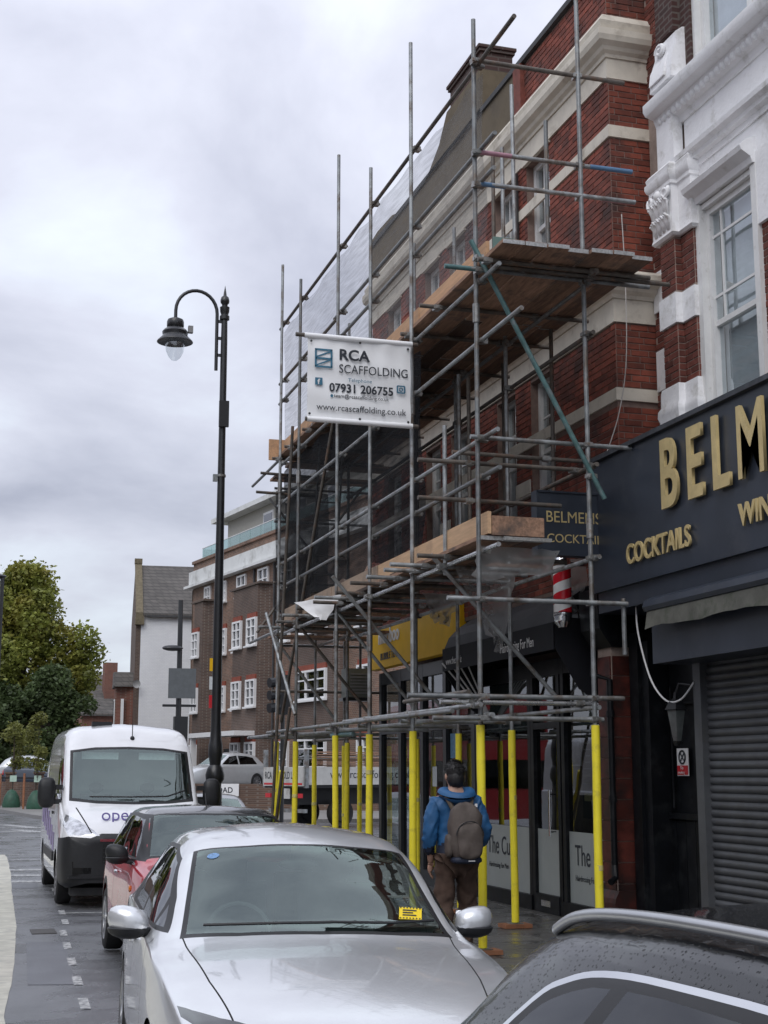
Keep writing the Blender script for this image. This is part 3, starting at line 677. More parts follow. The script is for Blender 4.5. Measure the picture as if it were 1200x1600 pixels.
# carved capital: moulded block with curling leaves
cap = MB(); cap.sweep([(XW-.003,12.95),(XW-.12,12.95),(XW-.12,13.23),(XW-.20,13.23),(XW-.20,13.66),(XW-.003,13.66)], [(-.1,7.62),(.0,7.62),(.025,7.65),(.01,7.70),(.012,7.78),(.015,8.20),(.035,8.21),(.035,8.25),(.055,8.27),(.07,8.31),(.07,8.36),(.05,8.37),(.06,8.42),(.03,8.46),(-.1,8.47)])
cp = ob('capital', cap, M_white_p, wb, smooth=True)
lv = MB()
for row_, (zb_, hh, n_) in enumerate(((7.70,.20,4),(7.85,.26,4))):
    for k in range(n_):
        y = 13.25+(.38)*(k+.5)/n_
        for s_ in (-1,-.5,0,.5,1):                       # lobes of one acanthus leaf curling outwards
            lv.path([(XW-.21-.02*row_, y+.012*s_, zb_), (XW-.228-.02*row_, y+.034*s_, zb_+hh*.5), (XW-.245-.02*row_, y+.05*s_, zb_+hh*(.86-.18*abs(s_))), (XW-.27-.02*row_, y+.052*s_, zb_+hh*(.9-.2*abs(s_)))], [.016,.017,.018,.012], 6)
for (y, s_) in ((13.28,1),(13.62,-1)):
    lv.path([(XW-.25-.02*math.sin(t*.3), y+s_*(.075*(1-t/22))*math.cos(t*.62+2.4), 8.12+.075*(1-t/22)*math.sin(t*.62+2.4)) for t in range(20)], .019, 7)
lv.ball((XW-.26,13.45,8.14),(.04,.06,.06),10)
for k in range(12): lv.ball((XW-.24+R.uniform(-.01,.02),13.27+R.random()*.34,8.0+R.random()*.12),(.022,.026,.028),7)
ob('carved_leaves', lv, M_white_p, cp, smooth='all')
# stucco field, cornices
ob('stucco_panel', MB().box(XW-.03, XW-.003, YW0, 13.2, 7.98, 9.05), M_white_p, wb)
ob('stucco_pier', MB().box(XW-.15, XW-.031, 13.24, 13.62, 8.45, 9.05), M_white_p, wb)
ob('stucco_panel', MB().box(XW-.05, XW-.002, YW0, 11.80, 7.20, 7.975).box(XW-.05, XW-.002, 12.97, 13.0, 7.6, 7.975), M_white_p, wb)
wp = [(XW, YW0), (XW, 13.86)]
def trw(name, prof, y0=YW0, y1=13.64, m=M_white_p): return ob(name, MB().sweep([(XW-.002, y0), (XW-.002, y1)], prof), m, wb, smooth=True)
trw('architrave', [(0,8.30),(.05,8.30),(.06,8.36),(.11,8.38),(.12,8.42),(.17,8.45),(.18,8.50),(.13,8.54),(0,8.56)], y1=13.3)
trw('cornice', [(0,8.95),(.05,8.95),(.08,9.02),(.14,9.05),(.17,9.14),(.27,9.17),(.30,9.22),(.30,9.30),(.22,9.35),(0,9.38)])
eg = MB(); y = YW0+5.2
while y < 13.55: eg.ball((XW-.15, y, 9.075), (.035,.04,.045), 8); y += .105
ob('egg_and_dart', eg, M_white_p, wb, smooth='all')
# scrolled block over the cornice
sb_ = MB(); sb_.prism([(XW-.28,9.38),(XW-.26,9.62),(XW-.20,9.80),(XW-.2,9.92),(XW-.12,9.98),(XW-.003,10.0),(XW-.003,9.38)], 13.0, 13.5, 'y')
sb_.prism([(XW-.30,9.45),(XW-.28,9.60),(XW-.22,9.74),(XW-.15,9.76),(XW-.15,9.45)], 13.14, 13.48, 'y'); sb_.path([(XW-.235,13.31+.1*math.cos(t*.55)*(1-t/20),9.82+.08*math.sin(t*.55)*(1-t/20)) for t in range(17)], .026, 7)
ob('scroll_block', sb_, M_white_p, wb, smooth=True)
ob('upper_pilaster', MB().box(XW-.18, XW-.003, 13.1, 13.5, 10.0, 10.75).box(XW-.09, XW-.003, 12.88, 13.098, 9.5, 10.75), brickwork('sooty_brick', (.06,.024,.02), (.04,.02,.018), (.10,.08,.07)), wb)
ob('painted_block', MB().box(XW-.21, XW-.003, 13.08, 13.52, 10.752, 11.3).box(XW-.11, XW-.003, 12.86, 13.079, 10.752, 11.3), M_white_p, wb)
# windows
for (a, b, c_, d_) in wz:
    s1 = sash(wb, XW+.02, a+.02, b-.02, c_, d_-.06, margin=True, back=M_pale)
    ob('jamb', MB().box(XW-.06, XW+.10, b-.019, b+.075, c_, d_-.002).box(XW-.06, XW+.10, a-.075, a+.019, c_, d_-.002).box(XW-.03, XW+.10, a+.02, b-.02, d_-.059, d_-.003), M_white_f, s1)
for (a, b) in ((11.78,13.0),(9.1,10.4)):
    ob('window_hood', MB().prism([(XW-.003,7.86),(XW-.08,7.86),(XW-.10,7.92),(XW-.20,7.98),(XW-.22,8.03),(XW-.14,8.10),(XW-.05,8.14),(XW-.003,8.14)], a, b, 'y'), M_white_p, wb)
# plant growing on the fascia top
# --- navy fascia
fx = 6.60
fa = MB(); fa.box(fx, XW, 5.0, 14.02, 3.72, 5.14)
fas = ob('shop_fascia', fa, M_navy, wb)
ob('fascia_top_flashing', MB().prism([(fx-.05,5.142),(fx-.05,5.19),(XW,5.26),(XW,5.142)], 5.0, 14.04, 'y'), mat('lead_flashing', (.06,.065,.075), .5, metal=.3, var=.4, scale=10), fas)
ob('fascia_foot', MB().box(fx+.05, XW, 5.0, 14.0, 3.50, 3.718), M_navy, fas)
GB = .016
for s_, y in (('B',12.33),('E',11.80),('L',11.33),('M',10.90),('E',10.22),('N',9.75),('S',9.1)):
    text('fascia_letter', s_, .96, (fx-.045, y, 4.36), '-x', M_gold, fas, .016, .68, .004 if s_ in 'MN' else .018)
text('fascia_lettering', 'COCKTAILS', .285, (fx-.03, 13.14, 3.92), '-x', M_gold, fas, .01, .88, .005)
text('fascia_lettering', 'WINE', .285, (fx-.03, 10.92, 3.95), '-x', M_gold, fas, .01, .9, .005)
# awning cassette
aw2 = ob('awning_cassette', MB().prism([(6.50,3.50),(6.42,3.46),(6.40,3.40),(6.42,3.36),(6.62,3.34),(6.62,3.50)], 5.0, 12.50, 'y'), M_navy, wb)
fl = MB(); ny = 40
for i in range(ny+1):
    y = 12.46-(12.46-5.0)*i/ny; fl.v += [(6.43,y,3.355),(6.40+.008*math.sin(i*1.7),y,3.18+.012*math.sin(i*.9)+(0.01 if i%3 else 0))]
fl.f = [(2*i,2*i+2,2*i+3,2*i+1) for i in range(ny)]; fl.m = [0]*ny
ob('awning_valance', fl, M_awn, aw2)
# shutter housing, guides and slats
ob('shutter_housing', MB().box(6.55, 7.0, 5.0, 12.60, 2.86, 3.24), M_navy, wb)
sg = MB(); sg.box(6.90, 7.02, 12.32, 12.46, .1, 2.86)
ob('shutter_guide', sg, M_shutter, wb)
shm = ob('roller_shutter', MB().box(6.992, 7.02, 5.0, 12.32, .1, 2.859), M_shutter, wb)
sl = mesh_of('slat', MB().prism([(.0,-.036),(-.006,-.036),(-.024,-.02),(-.028,0),(-.024,.02),(-.006,.036),(0,.036)], -3.66, 3.66, 'y'), M_shutter, smooth=True)
for k in range(36): inst('slat', sl, (6.990, 8.66, .15+k*.0755), shm)
# black recess with the side door, boarded below
rc = MB(); rc.box(7.30, 7.36, 12.47, 14.14, .1, 3.5); rc.box(7.0, 7.30, 12.47, 12.53, .1, 3.5)
rec = ob('recessed_door_wall', rc, M_black, wb)
for k in range(6): ob('panel_board', MB().box(7.275, 7.299, 12.60+k*.2, 12.79+k*.2, .3, 1.32), M_black, rec)
ob('dado_rail', MB().box(7.24, 7.274, 12.56, 13.69, 1.34, 1.40), M_black, rec)
ob('pilaster_strip', MB().box(7.02, 7.29, 13.86, 14.06, .1, 3.3).box(7.06, 7.29, 13.70, 13.858, .1, 3.2), M_black, rec)
ob('conduit', MB().tube((7.26,12.8,2.52),(7.26,13.8,2.52),.018).tube((7.26,13.6,1.45),(7.26,13.6,2.7),.014), M_black, rec)

# hanging sign of the bar
hs = thing('hanging_bar_sign', 'navy projecting box sign with gilt cocktail bar lettering beside the fascia', 'sign', (6.3, 13.9, 4.1))
bxs = ob('sign_box', MB().box(5.90, 6.66, 13.86, 13.98, 4.12, 4.78), M_navy, hs)
ed = MB(); ed.box(5.89,6.67,13.845,13.995,4.781,4.80); ed.box(5.89,6.67,13.845,13.995,4.10,4.119); ed.box(5.88,5.899,13.845,13.995,4.10,4.80)
ob('sign_edge', ed, M_navy, hs)
text('sign_lettering', 'BELMENS', .175, (5.985, 13.858, 4.46), '-y', M_gold, hs, .002, .92)
text('sign_lettering', 'COCKTAILS', .135, (5.995, 13.858, 4.24), '-y', M_gold, hs, .002, .98)
for z in (4.2,4.6): ob('bracket', MB().box(6.661, 6.76, 13.88, 13.96, z, z+.1), M_navy, hs)
# wall lantern
ln = thing('wall_lantern', 'old tapered glass wall lantern fixed beside the roller shutter', 'lantern', (7.0, 12.62, 2.3))
c0 = (6.86, 12.74)
def frus(z0, z1, r0, r1, n=6): return [(0,z0),(r0,z0),(r1,z1),(0,z1)]
ob('lantern_glass', MB().lathe(frus(2.12,2.42,.045,.10), (*c0,0), 6), mat('cloudy_lantern_glass', (.09,.10,.10), .2, var=.3), ln)
ob('lantern_roof', MB().lathe([(0,2.60),(.02,2.60),(.03,2.54),(.08,2.50),(.125,2.425),(0,2.42)], (*c0,0), 6), M_lampblk, ln)
ob('lantern_base', MB().lathe([(0,2.06),(.03,2.07),(.055,2.118),(0,2.119)], (*c0,0), 6), M_lampblk, ln)
ob('lantern_arm', MB().path([(6.86,12.74,2.58),(6.88,12.70,2.68),(6.94,12.58,2.66),(6.98,12.46,2.60)], .016), M_lampblk, ln)
# no-smoking notice
ns = thing('no_smoking_notice', 'small white and red no smoking notice by the shutter', 'sign', (7.2, 12.9, 1.9))
ns_ = (7.27, 12.60, 12.80)
ob('notice_plate', MB().box(7.262, 7.268, 13.27, 13.51, 1.78, 2.06), M_wtext, ns)
ob('red_panel', MB().box(7.256, 7.2615, 13.28, 13.50, 1.79, 1.885), M_red, ns)
rg = MB(); rg.path([(7.257, 13.39+.065*math.cos(t*math.pi/10), 1.97+.065*math.sin(t*math.pi/10)) for t in range(21)], .009, 6); rg.bar((7.257,13.345,1.925),(7.257,13.435,2.015),.014,.004,(1,0,0)); rg.bar((7.2568,13.345,2.015),(7.2568,13.435,1.925),.014,.004,(1,0,0))
ob('prohibition_ring', rg, M_dtext, ns)
text('notice_lettering', 'No', .05, (7.2545, 13.43, 1.845), '-x', M_wtext, ns, .0005)
text('notice_lettering', 'smoking', .045, (7.2545, 13.49, 1.80), '-x', M_wtext, ns, .0005)
# loose cables
def cable(name, label, pts, r, m_):
    P = [Vector(p) for p in pts]; out = []
    for i in range(len(P)-1):
        a = P[max(i-1,0)]; b = P[i]; c = P[i+1]; d = P[min(i+2,len(P)-1)]
        for k in range(8):
            t = k/8; out.append(.5*((2*b)+(c-a)*t+(2*a-5*b+4*c-d)*t*t+(3*b-a-3*c+d)*t**3))
    out.append(P[-1]); tag(ob(name, MB().path(out, r, 6), m_, smooth='all'), label, 'cable')
cable('hanging_cable', 'white cable drooping from the fascia end to the shutter guide', [(6.74,13.3,3.50),(6.74,13.26,3.2),(6.75,13.05,2.75),(6.78,12.80,2.52),(6.84,12.6,2.52),(6.90,12.44,2.68)], .010, M_wtext)
cable('dangling_wire', 'thin pale wire dangling down the brick return above the fascia', [(6.93,13.72,8.0),(6.94,13.7,7.2),(6.93,13.72,6.3),(6.86,13.80,5.7),(6.72,13.9,5.2)], .006, mat('pale_wire', (.5,.47,.44), .6))
# tuft of weeds on the fascia
tf = MB()
for k in range(60):
    p_ = Vector((7.2+R.uniform(-.06,.06), 13.55+R.uniform(-.08,.08), 5.22)); q = p_+Vector((R.uniform(-.09,.09),R.uniform(-.1,.1),R.uniform(.06,.22))); sd = Vector((R.uniform(-1,1),R.uniform(-1,1),0)).normalized()*.012
    tf.add([p_-sd, p_+sd, q], [(0,1,2)])
tag(struct(ob('weeds', tf, mat('weed_leaf', (.05,.07,.025), .7, var=.3)), 'stuff'), 'tuft of green weeds growing on top of the navy fascia', 'weeds')
# ---------------------------------------------------------------- far side of the side street
M_apt = brickwork('brown_brick', (.22,.115,.075), (.13,.075,.055), (.25,.21,.17), .24, .09, msize=.012, dirt=.35)
M_aptd = brickwork('dark_brown_brick', (.11,.065,.048), (.08,.05,.04), (.17,.15,.13), .24, .09, dirt=.3)
M_aptred = mat('red_brick_head', (.24,.06,.035), .8, var=.25, scale=6)
M_aptw = mat('stained_white_render', (.70,.71,.70), .8, var=.06, scale=1.5, dirt=(.42,.42,.40), dscale=.8, dlo=.5, dhi=.72)
M_upvc = mat('white_window_frame', (.78,.78,.78), .4, var=.03)
M_pent = mat('beige_penthouse', (.40,.38,.34), .7, var=.06)
M_balg = glassy('balcony_glass', (.60,.78,.76), .08, opaque=.25, ocol=(.4,.6,.58))
M_farglass = glassy('flat_window_glass', (.2,.23,.24), .12, opaque=.3)
ap = thing('apartment_block', 'brown brick apartment block with white band and glass roof balcony', 'building', (19.6, 66.6, 0), rotz=rad(9.8))
# local frame: y along the front, -x towards the street
core = MB(); core.box(0, 14, -2, 27.4, 0, 15.4)
aw_ = ob('wall', core, M_apt, ap)
bays = [(13.4,18.05),(22.9,25.15),(3.0,8.4)]
for (a, b) in bays: ob('bay', MB().prism([(-.02,a),(-.75,a+.35),(-.75,b-.35),(-.02,b)], .1, 12.5, 'z'), M_aptd, ap)
for (a, b) in bays: ob('bay_roof', MB().box(-.85,-.021,a-.1,b+.1,12.502,12.62), M_aptd, ap)
ob('white_band', MB().box(-.25,-.003,-2,27.6,13.95,14.88).box(-.5,-.002,-2,27.9,13.78,13.948), M_aptw, ap)
ob('parapet', MB().box(-.12,.3,-2,27.42,15.402,15.6), M_apt, ap)
ob('penthouse', MB().box(.9,12,-2,23.4,15.42,17.75), M_pent, ap)
ob('penthouse_roof', MB().box(.15,12.6,-2,24.6,17.752,18.05), M_aptw, ap)
for k in range(16):
    y = 26.7-k*1.75
    ob('balcony_pane', MB().box(.35,.38,y-1.70,y,15.62,16.42), M_balg, ap)
ob('balcony_pane', MB().box(.4,6,26.72,26.75,15.62,16.42), M_balg, ap)
ob('balcony_rail', MB().box(.33,.40,-2,26.75,16.422,16.46), M_upvc, ap)
for y in (15.5,10.5,6): 
    w_ = ob('penthouse_door', MB().box(.83,.898,y,y+1.6,15.5,17.3), M_upvc, ap); ob('pane', MB().box(.80,.828,y+.12,y+1.45,15.6,17.15), M_farglass, w_)
def casement(parent, x, y0, y1, z0, z1, cols=2, rows=3):
    f = MB(); t = .11
    f.box(x, x+.2, y0, y0+t, z0, z1); f.box(x, x+.2, y1-t, y1, z0, z1); f.box(x+.003, x+.2, y0+t, y1-t, z1-t, z1); f.box(x+.003, x+.2, y0+t, y1-t, z0, z0+t)
    for i in range(1, cols): yy = y0+(y1-y0)*i/cols; f.box(x+.01, x+.19, yy-.06, yy+.06, z0+t, z1-t)
    for i in range(1, rows): zz = z0+(z1-z0)*i/rows; f.box(x+.02, x+.18, y0+t, y1-t, zz-.035, zz+.035)
    w_ = ob('window', f, M_upvc, parent)
    ob('pane', MB().box(x+.10, x+.12, y0+t, y1-t, z0+t, z1-t), M_farglass, w_)
    ob('window_back', MB().box(x+.195, x+.205, y0+.02, y1-.02, z0+.02, z1-.02), M_dark, w_)
    ob('sill', MB().box(x-.12, x+.1, y0-.1, y1+.1, z0-.1, z0-.003), M_upvc, w_)
for (z0, z1) in ((9.0,10.6),(5.5,7.05),(2.0,3.5)):
    for (y0, y1, x) in ((23.75,24.95,-.90),(20.75,21.8,-.15),(18.25,19.25,-.15),(16.15,17.55,-.90),(13.75,15.2,-.90),(10.6,12.0,-.15),(3.95,7.75,-.90),(.4,1.8,-.15)):
        if z0 < 3 and 17.5 < y0 < 22: continue
        casement(ap, x, y0, y1, z0, z1, 3 if y1-y0 > 3 else 2, 3)
        ob('brick_arch', MB().box(x+.06, x+.16, y0, y1, z1+.003, z1+.28), M_aptred, ap)
for (y0, y1) in ((17.5,19.0),(13.9,15.5),(20.9,21.7),(23.8,24.9),(10.3,12)): casement(ap, -.12, y0, y1, 12.3, 13.6, 2, 2)
pr = MB(); pr.box(-2.0,-.76,13.9,22.2,3.85,4.12); pr.box(-1.9,-1.6,17.8,18.1,.1,3.85); pr.box(-1.9,-1.6,21.5,21.8,.1,3.85)
ob('porch', pr, M_upvc, ap); ob('entrance_door', MB().box(-.06,-.002,18.4,20.8,.5,3.2), M_dark, ap)
for y in (16.05,12.9,22.6): ob('drainpipe', MB().tube((-.1,y,.2),(-.1,y,13.7),.07), M_coping, ap)
ob('gable_end', MB().box(-.05,1.2,27.403,27.42,0,13.7), M_aptd, ap)

# white-flanked house with slate roof
wh = thing('white_flanked_house', 'tall house with white painted flank wall and grey slate roof', 'house', (12.6, 102, 0), rotz=rad(-4.5)); wh.scale = (1,1,1.085)
ob('flank_wall', MB().box(0,14,-.05,8.5,0,11.9), brickwork('white_painted_brick', (.80,.81,.82), (.76,.77,.79), (.72,.73,.74), .24, .09, dirt=.06), wh)
fr2 = MB(); fr2.prism([(0,0),(8.5,0),(8.5,11.9),(4.25,15.6),(0,11.9)], -.35, -.003, 'x')
ob('front_gable', fr2, M_aptd, wh)
sl_ = brickwork('slates', (.125,.115,.105), (.095,.088,.082), (.05,.048,.046), .5, .26, dirt=.2, msize=.02)
ob('roof', MB().prism([(-.3,11.8),(4.25,15.55),(8.8,11.8),(8.8,11.95),(4.25,15.72),(-.3,11.95)], 0, 14, 'x'), sl_, wh)
cpw = MB()
cpw.prism([(-.35,11.7),(4.25,15.75),(4.25,15.98),(-.35,12.0)], -.4, .12, 'x'); cpw.box(-.42,.14,3.95,4.5,15.8,16.15); cpw.box(-.42,.2,-.4,.2,11.2,11.75)
ob('gable_coping', cpw, mat('mossy_stone', (.15,.125,.08), .9, var=.3), wh)
ob('barge_gutter', MB().box(.36,14,-.42,-.31,11.72,11.84), M_coping, wh)
bw = MB(); bw.prism([(-.36,.9),(-1.6,1.7),(-1.6,3.6),(-.36,4.4)], 0, 7.2, 'z')
ob('bay', bw, brickwork('red_house_brick', (.19,.06,.04), (.13,.045,.03), (.2,.15,.12), .24, .09), wh)
ob('bay_roof', MB().prism([(.7,7.2),(4.6,7.2),(3.6,8.2),(1.7,8.2)], -1.75, -.36, 'x'), sl_, wh)
for z in (1.5,4.6): 
    for y in (1.95,2.9): 
        q = ob('window', MB().box(-1.66,-1.6,y-.3,y+.35,z,z+1.8), M_upvc, wh); ob('pane', MB().box(-1.69,-1.661,y-.2,y+.25,z+.1,z+1.7), M_farglass, q)
q = ob('window', MB().box(-1.2,-1.0,.9,1.25,4.6,6.4), M_upvc, wh)
dsh = MB(); dsh.lathe([(0,0),(.12,-.02),(.2,-.05),(.27,-.10)], (-.2,-.5,7.3), 16, 'y'); dsh.tube((-.2,-.05,7.3),(-.2,-.5,7.3),.03)
ob('satellite_dish', dsh, mat('dish_grey', (.3,.3,.3), .5), wh)
# next house down the road
rh = thing('red_brick_house', 'low red brick house showing between the tree and white flank', 'house', (9.9, 116, 0), rotz=rad(5))
ob('wall', MB().box(0,10,0,9,0,6.3), MATS['red_house_brick'], rh)
ob('roof', MB().prism([(-.3,6.2),(4.5,9.6),(9.3,6.2),(9.3,6.4),(4.5,9.8),(-.3,6.4)], -.3, 10, 'x'), sl_, rh)
ob('chimney', MB().box(2,3,1.5,2.6,6.3,10.6), MATS['red_house_brick'], rh)
for z in (1,4): q = ob('window', MB().box(1,2.4,-.06,-.002,z,z+1.6), M_upvc, rh); ob('pane', MB().box(1.15,2.25,-.09,-.061,z+.15,z+1.45), M_farglass, q)

# raised car park behind a brick retaining wall
cpk = struct(ob('car_park', MB().prism([(-3,100),(3.0,77),(6.3,71.5),(12.9,66.3),(17.5,62.8),(20,62),(20,100)], 0, .95, 'z'), mat('car_park_tarmac', (.07,.07,.07), .8)))
M_gwall = brickwork('garden_wall_brick', (.13,.075,.05), (.08,.05,.038), (.15,.12,.10), .24, .09, dirt=.3)
gw = thing('brick_garden_wall', 'low brown brick wall with piers beside the pavement and saplings', 'wall', (6, 71, 0))
ob('wall', MB().sweep([(6.2,71.2),(2.9,76.8),(-3.0,99.6)], [(-.02,.05),(.24,.05),(.24,1.32),(-.02,1.32)][::-1]), M_gwall, gw)
for (x, y) in ((5.6,72.1),(4.4,74.1),(3.1,76.3),(2.2,79.7),(1.1,84)): ob('pier', MB().box(x-.3,x+.15,y-.25,y+.25,.05,1.72).box(x-.36,x+.21,y-.31,y+.31,1.722,1.82), M_gwall, gw)
gw2 = thing('brick_corner_wall', 'low brown brick wall carrying the street name plate at the corner', 'wall', (13, 66, 0))
ob('wall', MB().sweep([(18.5,62.1),(12.9,66.2),(6.3,71.4)], [(-.02,.05),(.24,.05),(.24,1.28),(-.02,1.28)][::-1]), M_gwall, gw2)
dn = Vector((-6.6,5.2)).normalized(); ang = math.atan2(-dn.y, -dn.x)
npl = thing('street_name_plate', 'white street name plate fixed on the low corner wall', 'sign', (12.27, 66.33, 1.0), rotz=ang)
ob('plate', MB().box(-.75,.75,-.03,0,-.28,.28), M_wtext, npl)
text('plate_lettering', 'ROAD', .36, (-.62,-.032,-.13), '-y', M_dtext, npl, .001, 1.05, .006)
def leafmat(name, col, isl, tint=None):
    m = mat(name, col, .55, var=.3, scale=.5, isl=isl, dirt=tint, dscale=.4, dlo=.48, dhi=.66); n = m.node_tree.nodes; l = m.node_tree.links
    p = n['Principled BSDF']; o = next(q for q in n if q.type == 'OUTPUT_MATERIAL'); t = n.new('ShaderNodeBsdfTranslucent'); x = n.new('ShaderNodeMixShader'); x.inputs[0].default_value = .35
    l.new(p.inputs['Base Color'].links[0].from_socket, t.inputs[0]); l.new(p.outputs[0], x.inputs[1]); l.new(t.outputs[0], x.inputs[2]); l.new(x.outputs[0], o.inputs[0]); return m
# slender saplings with watering bags in stakes
M_leafy = leafmat('yellow_green_leaf', (.17,.18,.045), .35)
M_leafg = leafmat('green_leaf', (.22,.25,.05), .4, (.33,.29,.06))
M_leafd = leafmat('dark_conifer_leaf', (.075,.11,.04), .4)
M_bark = mat('bark', (.06,.045,.035), .9, var=.3, scale=4, stretch=(6,6,1))
M_bag = mat('green_watering_bag', (.02,.075,.045), .55, var=.3, scale=5)
def leaves(mb, c, r, nl, size, rnd, squash=1., shell=.45):
    for _ in range(nl):
        while True:
            p_ = Vector((rnd.uniform(-1,1),rnd.uniform(-1,1),rnd.uniform(-1,1)))
            if p_.length <= 1 and p_.length > shell*rnd.random():
                if rnd.random() < .16: p_ *= rnd.uniform(1.0,1.4)
                break
        q = Vector((c[0]+p_.x*r, c[1]+p_.y*r, c[2]+p_.z*r*squash))
        a = Vector((rnd.gauss(0,1),rnd.gauss(0,1),rnd.gauss(0,.6))).normalized(); b = a.cross(Vector((rnd.gauss(0,1),rnd.gauss(0,1),rnd.gauss(0,1)))).normalized()
        s_ = size*rnd.uniform(.6,1.3)
        a *= s_; b *= s_*.55; k = len(mb.v); mb.v += [(q-a)[:], (q+b)[:], (q+a)[:], (q-b)[:]]; mb.f.append((k,k+1,k+2,k+3)); mb.m.append(0)
def tree(name, label, loc, h, trunk_r, clumps, leaf, nl, size, seed, bark=M_bark, cat='tree', group=None):
    rnd = random.Random(seed); t = thing(name, label, cat, loc, group)
    x, y, z = loc
    tr = MB(); top = max(c[2] for c in clumps)
    tr.path([(x, y, z), (x+.05*h*rnd.uniform(-.2,.2), y, z+h*.3), (x+.1*rnd.uniform(-1,1), y, z+h*.62), (x, y, z+h*.9)], [trunk_r, trunk_r*.8, trunk_r*.5, trunk_r*.12], 9)
    ob('trunk', tr, bark, t, smooth=True)
    lm = MB()
    for c in clumps:
        b = Vector((x, y, z+h*rnd.uniform(.25,.5))); e_ = Vector((x+c[0], y+c[1], z+c[2])); md = (b+e_)/2+Vector((0,0,-.06*h*rnd.random()))
        lm.path([b, md, e_], [trunk_r*.35, trunk_r*.22, trunk_r*.06], 6)
    ob('limb', lm, bark, t, smooth=True)
    cr_ = MB()
    tot = sum(c[3]**2 for c in clumps)
    for c in clumps:
        k = int(nl*c[3]**2/tot)
        leaves(cr_, (x+c[0], y+c[1], z+c[2]), c[3], k, size, rnd, .85)
    o = ob('crown', cr_, leaf, t, fix=False); o['kind'] = 'stuff'
    return t
rnd = random.Random(5)
def blob(n_, rx, ry, z0, z1, r0, r1, rnd):
    out = []
    for _ in range(n_):
        a = rnd.uniform(0,6.283); u = math.sqrt(rnd.random()); zz = rnd.uniform(0,1); k = math.sin(math.pi*min(1,.18+zz*.82))**.7
        out.append((math.cos(a)*u*rx*k, math.sin(a)*u*ry*k, z0+(z1-z0)*zz, rnd.uniform(r0,r1)))
    return out
tree('broadleaf_tree', 'large yellowing green tree rising behind the dark evergreens', (3.9,91,.9), 13.8, .35, blob(84, 4.3, 3.4, 3.2, 13.0, .8, 1.5, rnd), M_leafg, 52000, .15, 3)
tree('evergreen_tree', 'dark dense evergreen at the foot of the big tree', (5.6,87,.9), 7.4, .3, blob(34, 2.6, 2.2, .8, 6.6, .7, 1.2, rnd), M_leafd, 16000, .15, 4)
tree('evergreen_tree', 'dark evergreen beyond the white car at the picture edge', (2.2,88,.9), 7.0, .3, blob(34, 3.0, 2.2, .8, 6.2, .7, 1.2, rnd), M_leafd, 16000, .15, 8)
tree('distant_tree', 'broad green tree filling the far bend of the road', (-6,150,0), 12, .4, blob(40, 8, 5, 2, 11, 1.4, 2.4, rnd), M_leafg, 14000, .3, 9)
for i, (x, y, lb) in enumerate(((2.98,72.7,'thin staked sapling with green watering bag by the low wall'),(3.94,69.3,'thin staked sapling with green watering bag close to the van'))):
    t = tree('sapling', lb, (x,y,.12), 4.3, .04, blob(9, .65, .6, 1.9, 4.2, .28, .45, rnd), M_leafy, 1300, .085, 20+i)
    ob('watering_bag', MB().lathe([(0,.0),(.42,.0),(.44,.15),(.36,.5),(.2,.78),(.06,.86),(0,.86)], (x,y,.12), 14), M_bag, t, smooth=True)
    for sx in (-.55,.55): ob('stake', MB().tube((x+sx,y,.1),(x+sx,y,1.75),.045), M_sole, t)
    ob('tie', MB().box(x-.55,x+.55,y-.02,y+.02,1.5,1.56), M_rubber, t)
    ob('tag_card', MB().box(x-.12,x+.2,y-.08,y-.05,1.35,1.65), mat('green_tag', (.45,.6,.5), .5), t)

